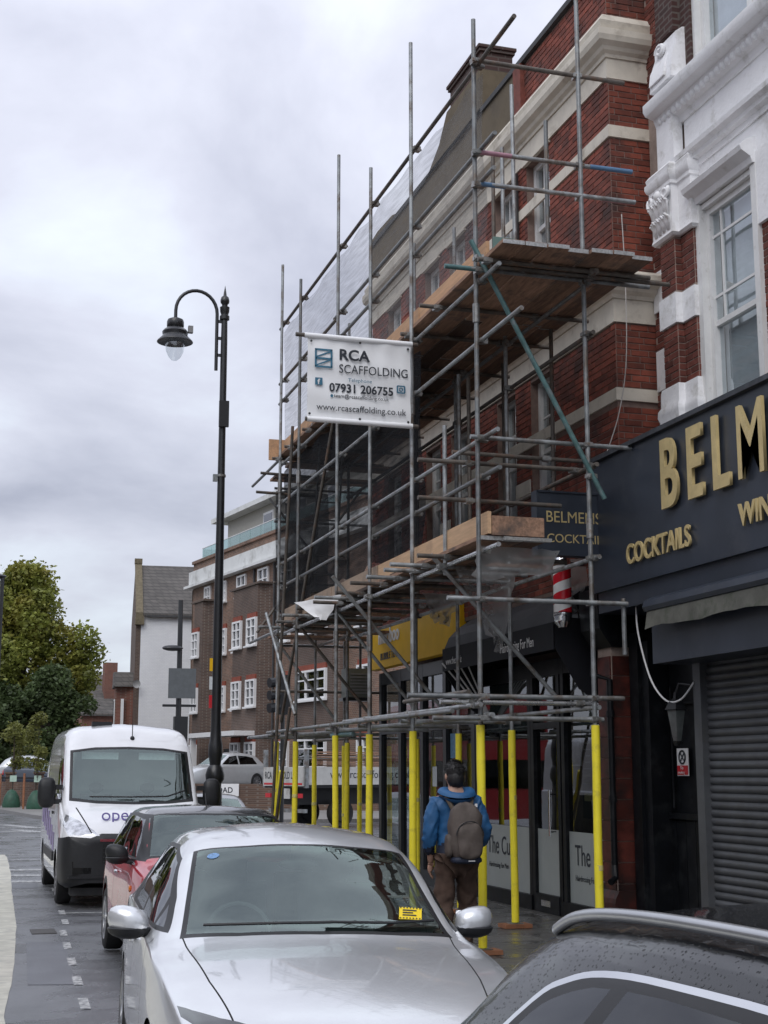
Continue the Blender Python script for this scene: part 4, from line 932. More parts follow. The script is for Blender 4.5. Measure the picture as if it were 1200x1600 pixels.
# street furniture
def post_lamp():
    x, y = 4.13, 23.2
    t = thing('street_lamp', 'tall black ornate street lamp with swan neck arm beside the van', 'street lamp', (x,y,.1))
    ob('post', MB().lathe([(.085,2.0),(.075,4.6),(.06,7.3),(.058,9.05),(.05,9.62),(0,9.63)], (x,y,0), 16), M_lampblk, t, smooth=True)
    ob('base', MB().lathe([(.15,.1),(.15,.85),(.13,.92),(.12,1.5),(.105,1.56),(.11,1.64),(.15,1.70),(.155,1.78),(.125,1.88),(.09,1.93),(.10,2.02),(.118,2.1),(.115,2.25),(.095,2.34),(.085,2.5),(.083,2.6)], (x,y,0), 20), M_lampblk, t, smooth=True)
    ob('collar', MB().lathe([(.062,9.45),(.085,9.46),(.085,9.52),(.066,9.54),(.066,9.56),(.08,9.60),(.085,9.68),(.05,9.70),(.05,9.73),(.075,9.76),(.08,9.80),(.065,9.86),(.03,9.89),(.022,9.95),(.0,10.08)], (x,y,0), 16), M_lampblk, t, smooth=True)
    a = MB(); ax = x-.13; r_ = .355; cx = ax-r_
    pts = [(ax,y,8.55),(ax,y,9.0),(ax,y,9.45)]+[(cx+r_*math.cos(k*math.pi/14),y,9.55+r_*1.08*math.sin(k*math.pi/14)) for k in range(0,15)]+[(cx-r_,y,9.40)]
    a.path(pts, .03, 10)
    for z in (9.42,9.12,8.82): a.bar((ax,y,z),(x,y,z),.03,.05)
    ob('arm', a, M_lampblk, t, smooth=True)
    hx = cx-r_
    h = ob('lamp_head', MB().lathe([(0,9.42),(.05,9.42),(.13,9.38),(.145,9.34),(.145,9.26),(.13,9.24),(.19,9.20),(.22,9.16),(.21,9.10),(.23,9.07),(.30,9.0),(.305,8.985),(.29,8.99),(.2,9.02),(0,9.03)], (hx,y,0), 28), M_lampblk, t, smooth=True)
    ob('bowl', MB().lathe([(.165,9.0),(.165,8.92),(.15,8.82),(.10,8.72),(.05,8.67),(0,8.655)], (hx,y,0), 24), M_bulb, t, smooth='all')
    ob('photocell', MB().box(hx+.22,hx+.30,y-.04,y+.04,9.17,9.29), M_mid, t)
    ob('control_box', MB().box(x-.075,x+.09,y-.12,y-.06,7.55,8.0), M_plastic, t)
    ob('bracket_strap', MB().lathe([(.075,6.70),(.078,6.70),(.078,6.74),(.075,6.74)], (x,y,0), 14).box(x-.14,x-.07,y-.03,y+.03,6.62,6.74), M_galv, t)
    for k, (z, m_) in enumerate(((3.55,M_ylsign),(3.25,M_paper),(2.95,M_red))): ob('sticker', MB().box(x-.14,x-.09,y-.09,y-.085,z-.11,z+.10), m_, t)
post_lamp()
bn = thing('litter_bin', 'black litter bin standing at the foot of the street lamp', 'bin', (3.95,23.0,.1))
ob('body', MB().box(3.72,4.05,22.75,23.05,.1,1.35), M_plastic, bn); ob('lid', MB().box(3.70,4.07,22.73,23.07,1.352,1.43), M_plastic, bn)
# lamp column and sign seen from behind
t = thing('lamp_column', 'black column with side lamp and grey square sign seen from behind', 'post', (9.1,60,.12))
ob('column', MB().tube((9.1,60,.1),(9.06,60,9.0),.13,.10), M_lampblk, t)
ob('sign_back', MB().box(8.6,9.75,59.78,59.83,4.85,6.1), mat('grey_sign_back', (.10,.11,.115), .6), t)
ob('crossarm', MB().box(8.4,9.8,59.9,60.0,4.5,4.6), M_lampblk, t)
ob('lamp_head', MB().ball((8.75,59.9,6.95),(.45,.2,.13),12), M_lampblk, t, smooth=True)
ob('cabinet', MB().box(8.9,9.45,59.75,60.2,3.0,4.1), M_plastic, t)
t = thing('lamp_column', 'thin black lamp column cut by the picture edge by the tree', 'post', (1.45,51.4,0))
ob('column', MB().tube((1.45,51.4,0),(1.45,51.4,8.6),.09,.07), M_lampblk, t); ob('lamp_head', MB().ball((1.2,51.4,8.6),(.4,.16,.09),12), M_lampblk, t, smooth=True)
# traffic signal under the scaffold
t = thing('traffic_signal', 'black traffic signal head with hoods seen through the scaffold poles', 'traffic light', (8.9,39.4,.1))
ob('pole', MB().tube((8.9,39.4,.05),(8.9,39.4,4.6),.06), M_lampblk, t)
ob('signal_head', MB().box(8.72,9.05,39.15,39.5,3.4,4.5), M_plastic, t)
for z in (3.6,3.95,4.3): ob('hood', MB().tube((8.75,39.25,z),(8.45,39.15,z-.03),.13,.14), M_plastic, t)
# ---------------------------------------------------------------- scaffold
sf_ = thing('scaffold', 'galvanised tube scaffold with yellow padded feet across the brick terrace', 'scaffold', (5.5, 17.5, .1))
TR = .0242
XO, XI = 4.93, 6.10
ysO = [13.11, 15.25, 17.0, 18.6, 20.95, 22.25]; topO = [9.72, 10.58, 9.70, 10.58, 9.50, 10.20]
ysI = [13.0, 15.2, 17.0, 18.7, 20.95, 22.3];  topI = [11.2, 9.35, 9.0, 9.4, 9.2, 9.3]
coup = mesh_of('coupler', MB().box(-.04,.04,-.035,.035,-.03,.03).tube((-.06,.0,.0),(.06,.0,.0),.016,n=6).box(-.055,-.04,-.05,.05,-.02,.02), M_coup)
def tube(name, p, q, m_=M_galv, r=TR, parent=sf_, ends=None):
    o = ob(name, MB().tube(p, q, r, n=12), m_, parent, smooth=True)
    return o
def coupler(x, y, z, rot=0): inst('coupler', coup, (x, y, z), sf_, rot=(R.uniform(-.1,.1), R.uniform(-.1,.1), rot+R.uniform(-.2,.2)), scale=(1.0,1.0,1.0))
def sleeve(parent, x, y, z0=.18, z1=2.28, lean=(0,0)):
    pf = [(.026,z0)]+[(.0420+R.uniform(-.0015,.001),z0+(z1-z0)*k/14) for k in range(15)]+[(.026,z1)]
    b = MB().lathe(pf, (x,y,0), 16); ph = R.uniform(0,6)
    b.v = [(v[0]+.004*math.sin(v[2]*2.3+ph), v[1]+.004*math.cos(v[2]*1.9+ph), v[2]) for v in b.v]
    if R.random() < .6:
        zt = R.uniform(z0+.5, z1-.3); ob('tape_band', MB().lathe([(.0440,zt),(.0440,zt+.05)], (x+lean[0]*zt,y+lean[1]*zt,0), 16), mat('clear_tape', (.62,.55,.2), .25, var=.2), parent, smooth=True)
    if lean != (0,0): b.v = [(v[0]+lean[0]*(v[2]-z0), v[1]+lean[1]*(v[2]-z0), v[2]) for v in b.v]
    ob('foam_sleeve', b, M_yel, parent, smooth=True)
def standard(x, y, top, z0=.13, padded=True, base=True, m_=M_galv, joint=None, zs=2.28):
    dx, dy = R.uniform(-.012,.012), R.uniform(-.012,.012)
    b = MB().tube((x,y,z0),(x+dx,y+dy,top),TR,n=12)
    o = ob('standard', b, m_, sf_, smooth=True)
    if padded: sleeve(o, x, y, .18, zs+R.uniform(-.02,.02), (dx/8,dy/8))
    if base:
        ob('base_plate', MB().box(x-.075,x+.075,y-.075,y+.075,.166,.174), M_galv, o)
        so = ob('sole_board', MB().box(x-.16,x+.16,y-.115,y+.115,.124,.165), M_sole, o)
    if joint: ob('joint_sleeve', MB().tube((x+dx*.6,y+dy*.6,joint),(x+dx*.6,y+dy*.6,joint+.2),TR+.012,n=10), M_coup, o, smooth=True)
    return o
for k, (y, t) in enumerate(zip(ysO, topO)): standard(XO, y, t, joint=[6.35,5.9,3.3,3.5,6.2,6.3][k])
for k, (y, t) in enumerate(zip(ysI, topI)): standard(XI, y, t, joint=[4.15,None,None,None,None,None][k])
# ledgers along the street, outer row
def ledger(x, z, y0, y1, m_=M_galv, hooks=ysO, name='ledger'):
    o = tube(name, (x, y0, z), (x, y1, z+R.uniform(-.02,.02)), m_)
    for y in hooks:
        if y0 < y < y1: coupler(x+.025 if x < 5.5 else x-.025, y, z)
    return o
xl = XO+.052
ledger(xl, 9.20, 12.05, 22.6, M_rust)
ledger(xl, 8.22, 12.62, 19.0); ledger(xl, 8.20, 18.9, 22.6, M_rust); ledger(xl, 7.86, 12.66, 22.6)
ledger(xl, 6.80, 12.55, 22.5); ledger(xl, 6.16, 12.0, 22.6)
ledger(xl, 5.13, 12.66, 22.6); ledger(xl, 4.74, 12.62, 22.5)
ledger(xl, 3.99, 12.68, 22.8, mat('bright_new_tube', (.5,.51,.52), .28, metal=.8, var=.15, scale=9, rvar=.1))
ledger(XO-.052, 2.46, 12.95, 18.0); ledger(xl, 2.36, 12.9, 22.4); ledger(XO-.052, 2.44, 17.2, 22.7)
ledger(XO-.05, 2.60, 13.3, 15.4, M_rust, []); ledger(XO-.15, 2.42, 13.5, 17.2, M_galv, [])
tube('ledger', (xl, 17.9, 2.30), (xl, 19.0, 2.31), M_teal, .03)
# inner row
for z, m_ in ((6.86,M_galv),(6.3,M_rust),(4.9,M_rust),(3.95,M_galv),(2.45,M_galv)): ledger(XI+.052, z, 12.9 if z > 3 else 13.0, 22.5, m_, ysI)
# transoms across the end frame (y about 13) with painted ends
def transom(y, z, x0, x1, m_=M_galv, z1=None): 
    o = tube('transom', (x0, y, z), (x1, y+R.uniform(-.03,.03), z if z1 is None else z1), m_)
    for x in (XO, XI):
        if x0 < x < x1: coupler(x, y+.03, z, math.pi/2)
    return o
ye = 13.05
transom(ye-.03, 9.21, 4.92, 6.66, M_rust)
o = transom(ye-.03, 8.18, 4.92, 6.71); tube('painted_end', (4.97,ye-.031,8.18),(5.32,ye-.031,8.18), M_pink, TR+.001, o); tube('painted_end', (6.22,ye-.031,8.18),(6.712,ye-.035,8.18), M_bluet, TR+.001, o)
o = transom(ye-.03, 7.83, 4.92, 6.73); tube('painted_end', (4.97,ye-.031,7.83),(5.25,ye-.031,7.83), M_bluet, TR+.001, o); tube('painted_end', (6.35,ye-.031,7.83),(6.732,ye-.035,7.83), M_pink, TR+.001, o)
o = transom(ye-.06, 6.88, 4.56, 6.85); tube('painted_end', (4.558,ye-.06,6.88),(5.0,ye-.061,6.88), M_teal, TR+.001, o)
transom(ye-.22, 6.87, 5.0, 7.0, M_rust)
transom(ye-.05, 5.12, 4.82, 6.65, M_galv); transom(ye+.3, 4.93, 4.38, 6.30, M_rust); transom(ye+.3, 4.54, 4.38, 5.95, M_rust); transom(ye+1.0, 5.2, 5.0, 6.9, M_rust)
transom(ye-.05, 3.49, 4.56, 6.48, M_galv); tube('standard', (6.46,13.02,2.98),(6.46,13.02,3.55))
transom(ye-.06, 2.54, 4.15, 6.42, M_galv); transom(ye-.06, 2.33, 4.4, 6.2, M_galv); transom(13.35, 2.50, 4.6, 6.3, mat('bright_new_tube',(0,0,0)))
# board-bearing transoms with tails past the outer ledger
for y in (14.05,14.75,15.18,15.8,16.38,17.35,17.9,18.42,19.2,20.1,21.0,21.9): transom(y, 4.06, R.uniform(4.44,4.68), 6.3, M_rust if R.random()<.6 else M_galv)
for y in (12.75,14.3,15.35,16.7,17.9,19.1,20.3,21.5,22.4): transom(y, 6.90, 4.72 if y in (14.3,16.7) else 4.83, 6.75, M_rust)
for y in ysO[1:]: transom(y+.06, 9.0-.02, 4.97, 6.3, M_rust) if y > 30 else None
for y in ysO[1:]: transom(y+.05, 2.38, 4.8, 6.25, M_galv)
# diagonal braces
o = tube('brace', (4.83,12.95,7.17),(6.24,12.93,4.55), M_teal, .026); coupler(4.93,12.98,7.0); coupler(6.12,12.96,4.78)
for (y, a, b) in ((14.2,(4.80,4.10),(6.25,2.60)),(17.0,(4.45,4.22),(5.95,2.56)),(18.7,(4.95,4.0),(6.2,2.55)),(20.9,(4.95,4.0),(6.2,2.55)),(22.2,(4.8,4.0),(6.0,2.5))):
    tube('brace', (a[0],y,a[1]),(b[0],y+.05,b[1]), M_galv if y != 20.9 else M_rust); coupler(XO,y,3.98)
tube('brace', (4.66,21.9,4.28),(4.78,20.35,2.64), M_galv)
tube('brace', (4.99,22.2,2.6),(4.98,18.9,6.9), M_rust)
lb = tube('brace', (4.72,21.55,1.0),(4.74,20.55,7.0), M_rust)
o = tube('raker', (4.72,21.75,.15),(4.74,20.5,2.75), M_rust)
bq = MB().tube((4.718,21.73,.25),(4.736,20.98,1.83),.0420,n=14); ob('foam_sleeve', bq, M_yel, o, smooth=True)
# puncheons and stub tubes standing on the lifts
for (x, y, z0, z1, m_) in ((5.7,15.75,4.1,6.58,M_galv),(5.0,14.3,3.9,5.55,M_galv),(5.75,15.55,4.3,6.5,M_rust),(6.5,14.8,4.1,7.2,M_rust),(6.5,16.3,4.1,7.3,M_rust),(6.1,13.9,6.95,9.1,M_galv),(6.1,14.85,6.95,10.0,M_galv),(6.12,15.6,6.95,9.4,M_rust),(6.5,17.6,4.1,6.9,M_rust),(5.9,18.0,4.1,6.9,M_rust)):
    standard(x, y, z1, z0, False, False, m_)
# hand of blue and pink paint on one puncheon
# --- platforms
bme = mesh_of('board', MB().box(-.112,.112,-.5,.5,-.019,.019), M_board)
def board(x, y0, y1, z, rz=0): 
    o = inst('board', bme, (x, (y0+y1)/2, z), sf_, rot=(0, R.uniform(-.012,.012), rz), scale=(1, y1-y0, 1)); ORG[o.name] = (x,(y0+y1)/2,z)
    return o
bandm = mesh_of('end_band', MB().box(-.113,.113,-.004,.004,-.021,.021), M_band)
for lvl, (zb, x0, nx, yst) in enumerate(((6.955, 5.06, 7, 12.32),(4.115, 5.06, 3, 13.1))):
    for i in range(nx):
        y = yst + (R.uniform(-.02,.05) if i < 3 else R.uniform(.0,.08))
        x = x0 + i*.236
        while y < 22.6:
            e_ = min(y + R.choice((3.9,3.9,2.4)), 22.7); o = board(x, y, e_, zb+R.uniform(-.004,.012)*(1 if lvl == 0 else .6))
            inst('end_band', bandm, (x, y-.003, zb+.003), sf_); inst('end_band', bandm, (x, e_+.003, zb+.003), sf_); y = e_+.02
# short cross boards lying over the lower lift
for k in range(7): inst('board', bme, (5.75, 15.2+k*1.05, 4.16), sf_, rot=(0,.0,math.pi/2), scale=(.9,1.5,1))
# toe boards
def toe(x, y0, y1, z, h=.225, m_=M_toe): return ob('toe_board', MB().box(x-.019, x+.019, y0, y1, z, z+h), m_, sf_)
for (a, b) in ((13.0,15.2),(15.23,17.6),(17.63,20.2),(20.23,22.5)): toe(5.035, a, b, 6.98+R.uniform(-.01,.01), .225, M_toe)
M_toe2 = mat('pale_toe_board', (.56,.37,.22), .75, var=.14, scale=5, stretch=(6,.7,10), dirt=(.4,.26,.16), dscale=2)
M_toe3 = mat('grey_toe_board', (.34,.25,.18), .8, var=.2, scale=5, stretch=(6,.7,10), dirt=(.22,.17,.13), dscale=2.5)
for (a, b, m_) in ((13.06,14.35,M_toe2),(14.36,16.9,M_toe2),(16.93,19.2,M_toe3),(19.23,22.4,M_toe3)): toe(5.035, a, b, 4.15+R.uniform(-.01,.01), .225, m_)
ob('toe_board', MB().box(5.06, 5.62, 13.05, 13.088, 4.145, 4.34), M_board, sf_)
ob('toe_board', MB().box(5.06, 5.3, 12.9, 12.93, 6.99, 7.22), mat('teal_board_end', (.12,.2,.18), .7), sf_)
ob('toe_board', MB().box(4.8, 5.3, 22.52, 22.56, 6.9, 7.25), M_toe, sf_)
ob('lattice_beam', MB().bar((5.15,12.98,4.10),(5.66,12.98,4.10),.05,.035), M_band, sf_)
# debris netting: a wavy sheet between lifts
def net(name, y0, y1, z0, z1, x, m_, sag=.03, ny=110, nz=22, parent=sf_):
    b = MB()
    for i in range(ny+1):
        for j in range(nz+1):
            u = i/ny; v = j/nz; y = y0+(y1-y0)*u
            b.v.append((x + .03 + sag*1.4*abs(math.sin((y-13.1)*math.pi/2.0))*math.sin(math.pi*v) + sag*.7*math.sin(9*u+6*v+2*math.sin(5*u)) + sag*.5*math.sin(40*u+9*v), y, z0+(z1-z0)*v - .05*abs(math.sin(y*math.pi/1.05))*v**6 + .06*math.sin(u*29)*(1-v)**5))
    b.f = [(i*(nz+1)+j, (i+1)*(nz+1)+j, (i+1)*(nz+1)+j+1, i*(nz+1)+j+1) for i in range(ny) for j in range(nz)]; b.m = [0]*len(b.f)
    o = ob(name, b, m_, parent, smooth='all', fix=False); return o
net('debris_netting', 13.12, 22.6, 7.22, 9.18, 5.02, M_net)
net('debris_netting', 15.3, 22.5, 4.38, 6.75, 5.03, M_netd, .04)
b = MB()
for j in range(13):
    v = j/12; z = 4.2+2.2*v
    for i in range(9): b.v.append((4.95+.9*i/8, 22.62+.04*math.sin(i*1.3+j*.8), z))
b.f = [(j*9+i, j*9+i+1, (j+1)*9+i+1, (j+1)*9+i) for j in range(12) for i in range(8)]; b.m = [0]*len(b.f)
ob('debris_netting', b, M_netd, sf_, smooth='all', fix=False)
# scraps of polythene
def rag(pts, name='polythene_sheet', nx=10, nz=6, m_=M_poly, amp=.05):
    """sheet hung between four corners (top a,b; bottom c,d), crumpled"""
    a, b_, c, d = [Vector(p) for p in pts]; mb = MB()
    for i in range(nx+1):
        for j in range(nz+1):
            u = i/nx; v = j/nz; p = (a*(1-u)+b_*u)*(1-v)+(d*(1-u)+c*u)*v
            p = p + Vector((R.uniform(-1,1), R.uniform(-1,1), R.uniform(-1,1)*.5))*amp*(.3+v)
            mb.v.append(tuple(p))
    mb.f = [(i*(nz+1)+j, (i+1)*(nz+1)+j, (i+1)*(nz+1)+j+1, i*(nz+1)+j+1) for i in range(nx) for j in range(nz)]; mb.m = [0]*len(mb.f)
    return ob(name, mb, m_, sf_, smooth='all', fix=False)
rag([(4.95,13.2,4.06),(5.85,13.2,4.04),(5.8,13.25,3.82),(4.98,13.3,3.72)])
rag([(6.35,14.85,4.2),(6.95,14.9,4.25),(6.85,14.9,3.55),(6.65,14.85,3.7)])
rag([(5.2,14.5,4.0),(5.9,14.5,4.0),(5.75,14.6,3.1),(5.6,14.6,3.3)])
rag([(5.5,16.6,4.0),(6.0,16.6,4.0),(5.8,16.6,3.6),(5.6,16.6,3.7)])
rag([(4.5,19.3,4.15),(4.95,18.4,4.18),(4.8,18.7,3.85),(4.7,18.8,3.9)], 'white_rag', 6, 5, M_wtext, .03)
# return of the scaffold round the far corner
for (x, y, t_) in ((6.06,24.3,7.3),(6.6,24.3,5.0),(6.88,24.3,4.6),(8.3,24.3,7.0)):
    standard(x, y, t_, padded=x < 7)
for z in (2.4,3.2,4.0,4.6,5.1,6.2,6.8): tube('ledger', (5.3 if z > 2.5 else 4.9,24.36,z),(9.6,24.34,z), M_rust if z in (3.2,5.1) else M_galv)
for z in (4.06,6.86):
    for i in range(4): inst('board', bme, (7.3, 23.95+.0+i*.23 if i < 2 else 22.75+(i-2)*.23, z+.06), sf_, rot=(0,0,math.pi/2), scale=(1,4.2,1))
tube('brace', (5.0,24.25,4.2),(7.0,24.3,7.0), M_rust); tube('brace', (7.2,24.3,4.2),(5.2,24.3,6.6), M_galv)
for z in (2.4,4.05,6.86): tube('transom', (4.93,22.2,z),(4.95,24.6,z), M_galv); tube('transom', (6.1,22.2,z-.05),(6.1,24.6,z-.05), M_rust)
for x, z in ((4.62,6.62),(4.55,6.3)): tube('transom', (x,22.3,z),(5.6,22.4,z), M_rust)
# access ladder inside the lower lift
ld = thing('ladder', 'steel access ladder standing behind the dark netting on the scaffold', 'ladder', (5.6,21.5,4.2))
lm_ = MB()
for s_ in (-.19,.19): ob('stile', MB().tube((5.55+s_,21.9,4.15),(5.55+s_,21.2,7.4),.018), M_galv, ld)
for k in range(11): ob('rung', MB().tube((5.36,21.86-k*.064,4.35+k*.28),(5.74,21.86-k*.064,4.35+k*.28),.013), M_galv, ld)

# --- advertising banner, hung square to the street
bnr = thing('scaffolding_banner', 'white vinyl scaffolding company banner hung across the scaffold', 'banner', (4.3,15.18,5.7))
bx0, bx1, bz0, bz1, by = 3.66, 4.89, 5.74, 6.72, 15.16
b = MB(); nx, nz = 36, 26
for i in range(nx+1):
    for j in range(nz+1):
        u = i/nx; v = j/nz; rip = .010*math.sin(u*9+v*4)*math.sin(math.pi*u)+.008*math.sin(v*14+u*3)+.006*math.sin(u*31)*v**3
        b.v.append((bx0+(bx1-bx0)*u, by+rip, bz0+(bz1-bz0)*v+.012*math.sin(u*math.pi)*(1 if j == nz else 0)-.01*math.sin(u*6.3)*(1-v)))
b.f = [(i*(nz+1)+j, (i+1)*(nz+1)+j, (i+1)*(nz+1)+j+1, i*(nz+1)+j+1) for i in range(nx) for j in range(nz)]; b.m = [0]*len(b.f)
ob('vinyl_sheet', b, M_banner, bnr, smooth='all', fix=False)
ob('hem_tube', MB().tube((bx0-.04,by,bz1),(bx1+.02,by,bz1),.03), M_banner, bnr, smooth=True); ob('hem_tube', MB().tube((bx0,by,bz0),(bx1+.02,by,bz0),.03), M_banner, bnr, smooth=True)
ob('support_tube', MB().tube((bx0-.14,by,bz1),(XO+.05,by,bz1),TR), M_rust, bnr, smooth=True); ob('support_tube', MB().tube((bx0-.02,by,bz0),(XO+.05,by,bz0),TR), M_rust, bnr, smooth=True)
BW = bx1-bx0; ty = by-.022
def btext(s_, size, u, v, m_=M_dtext, sx=1., bold=0.): text('banner_lettering', s_, size, (bx0+BW*u, ty, bz0+(bz1-bz0)*v), '-y', m_, bnr, .001, sx, bold)
btext('RCA', .175, .295, .735, sx=1.05, bold=.005); btext('SCAFFOLDING', .145, .295, .575, sx=.87)
btext('Telephone', .06, .385, .475, M_bltext, 1.1); btext('07931 206755', .135, .205, .345, sx=.98, bold=.0035); btext('team@rcascaffolding.co.uk', .062, .25, .275, sx=.97)
btext('www.rcascaffolding.co.uk', .106, .085, .115, sx=.98)
lg = MB(); U = lambda u, v: (bx0+BW*u, ty, bz0+(bz1-bz0)*v)
for (p, q) in (((.075,.63),(.075,.835)),((.225,.63),(.225,.835)),((.066,.835),(.234,.835)),((.066,.63),(.234,.63)),((.075,.73),(.225,.73))): lg.bar(U(*p), U(*q), .022, .002, (0,1,0))
for (p, q) in (((.08,.745),(.22,.82)),((.08,.645),(.22,.72))): lg.bar(U(*p), U(*q), .016, .003, (0,1,0))
ob('logo', lg, M_bltext, bnr)
sq = ob('icon', MB().box(bx0+BW*.07,bx0+BW*.14,ty-.001,ty+.001,bz0+.40,bz0+.485), M_bltext, bnr); text('icon_letter', 'f', .085, (bx0+BW*.094, ty-.003, bz0+.41), '-y', M_wtext, bnr, .001, 1, .003)
ic = MB(); c_ = (bx0+BW*.90, bz0+.42)
for (p, q) in (((-.04,-.04),(.04,-.04)),((.04,-.04),(.04,.04)),((.04,.04),(-.04,.04)),((-.04,.04),(-.04,-.04))): ic.bar((c_[0]+p[0]*1.1,ty,c_[1]+p[1]),(c_[0]+q[0]*1.1,ty,c_[1]+q[1]),.016,.002,(0,1,0))
ic.path([(c_[0]+.02*math.cos(t*.63),ty,c_[1]+.02*math.sin(t*.63)) for t in range(11)], .006, 5)
ob('icon', ic, M_bltext, bnr)
ob('icon', MB().lathe([(0,-.001),(.017,-.001),(.017,.001),(0,.001)], (bx0+BW*.23, ty, bz0+.285), 12, 'y'), M_bltext, bnr)
for (u, v) in ((.97,.93),(.97,.04),(.5,.955),(.5,.035),(.03,.93),(.02,.06)): ob('eyelet', MB().lathe([(0,-.002),(.014,-.002),(.014,.002),(0,.002)], (bx0+BW*u, ty, bz0+(bz1-bz0)*v), 10, 'y'), M_plastic, bnr)
# alarm unit on the far corner of the shop
t = thing('condenser_unit', 'grey wall box fixed high at the far end of the tea shop', 'box', (6.8,24.2,3.1))
ob('casing', MB().box(6.55,7.0,24.0,24.35,3.1,3.6), mat('grey_casing', (.17,.18,.16), .6), t); ob('bracket', MB().box(6.5,7.0,24.05,24.3,3.04,3.09), M_lampblk, t)
for k in range(7): ob('grille_slat', MB().box(6.62,6.93,23.98,23.999,3.16+k*.055,3.185+k*.055), M_mid, t)
# ---------------------------------------------------------------- vehicles
def pchip(xs, ys, x):
    n = len(xs)
    if x <= xs[0]: return ys[0]
    if x >= xs[-1]: return ys[-1]
    i = 0
    while x > xs[i+1]: i += 1
    h = [xs[k+1]-xs[k] for k in range(n-1)]; d = [(ys[k+1]-ys[k])/h[k] for k in range(n-1)]
    def m(k):
        if k == 0: return d[0]
        if k == n-1: return d[-1]
        if d[k-1]*d[k] <= 0: return 0.
        w1 = 2*h[k]+h[k-1]; w2 = h[k]+2*h[k-1]
        return (w1+w2)/(w1/d[k-1]+w2/d[k])
    t = (x-xs[i])/h[i]; a, b = ys[i], ys[i+1]
    return (2*t**3-3*t*t+1)*a+(t**3-2*t*t+t)*h[i]*m(i)+(-2*t**3+3*t*t)*b+(t**3-t*t)*h[i]*m(i+1)
def crom(P, sub):
    out = []; n = len(P)
    Q = [(2*P[0][0]-P[1][0], 2*P[0][1]-P[1][1])] + P + [(-P[-2][0], P[-2][1])]
    for i in range(1, n):
        a, b, c, d = Q[i-1], Q[i], Q[i+1], Q[i+2]
        for k in range(sub):
            t = k/sub
            out.append(tuple(.5*(2*b[j]+(c[j]-a[j])*t+(2*a[j]-5*b[j]+4*c[j]-d[j])*t*t+(3*b[j]-a[j]-3*c[j]+d[j])*t**3) for j in (0,1)))
    out.append(P[-1]); return out
def half_profile(s, bulge):
    y, zb, w_, zs, ws, wr, zr, zc = s
    zw = zb+(zs-zb)*.62
    return [(w_*.90, zb), (w_*.985, zb+.10), (w_, zw), (ws+(w_-ws)*.45, zs-.035), (ws*.985, zs+.012*(1 if zr-zs > .15 else .3)), (ws*(1-bulge)+wr*bulge, zs+(zr-zs)*.52), (wr, zr), (wr*.55, zr+(zc-zr)*.72), (0, zc)]
def inside(p, poly):
    x, y = p; r = False; n = len(poly)
    for i in range(n):
        (x0, y0), (x1, y1) = poly[i], poly[i-1]
        if (y0 > y) != (y1 > y) and x < (x1-x0)*(y-y0)/(y1-y0)+x0: r = not r
    return r
AX = {'side': (1, 2), 'top': (0, 1), 'front': (0, 2)}
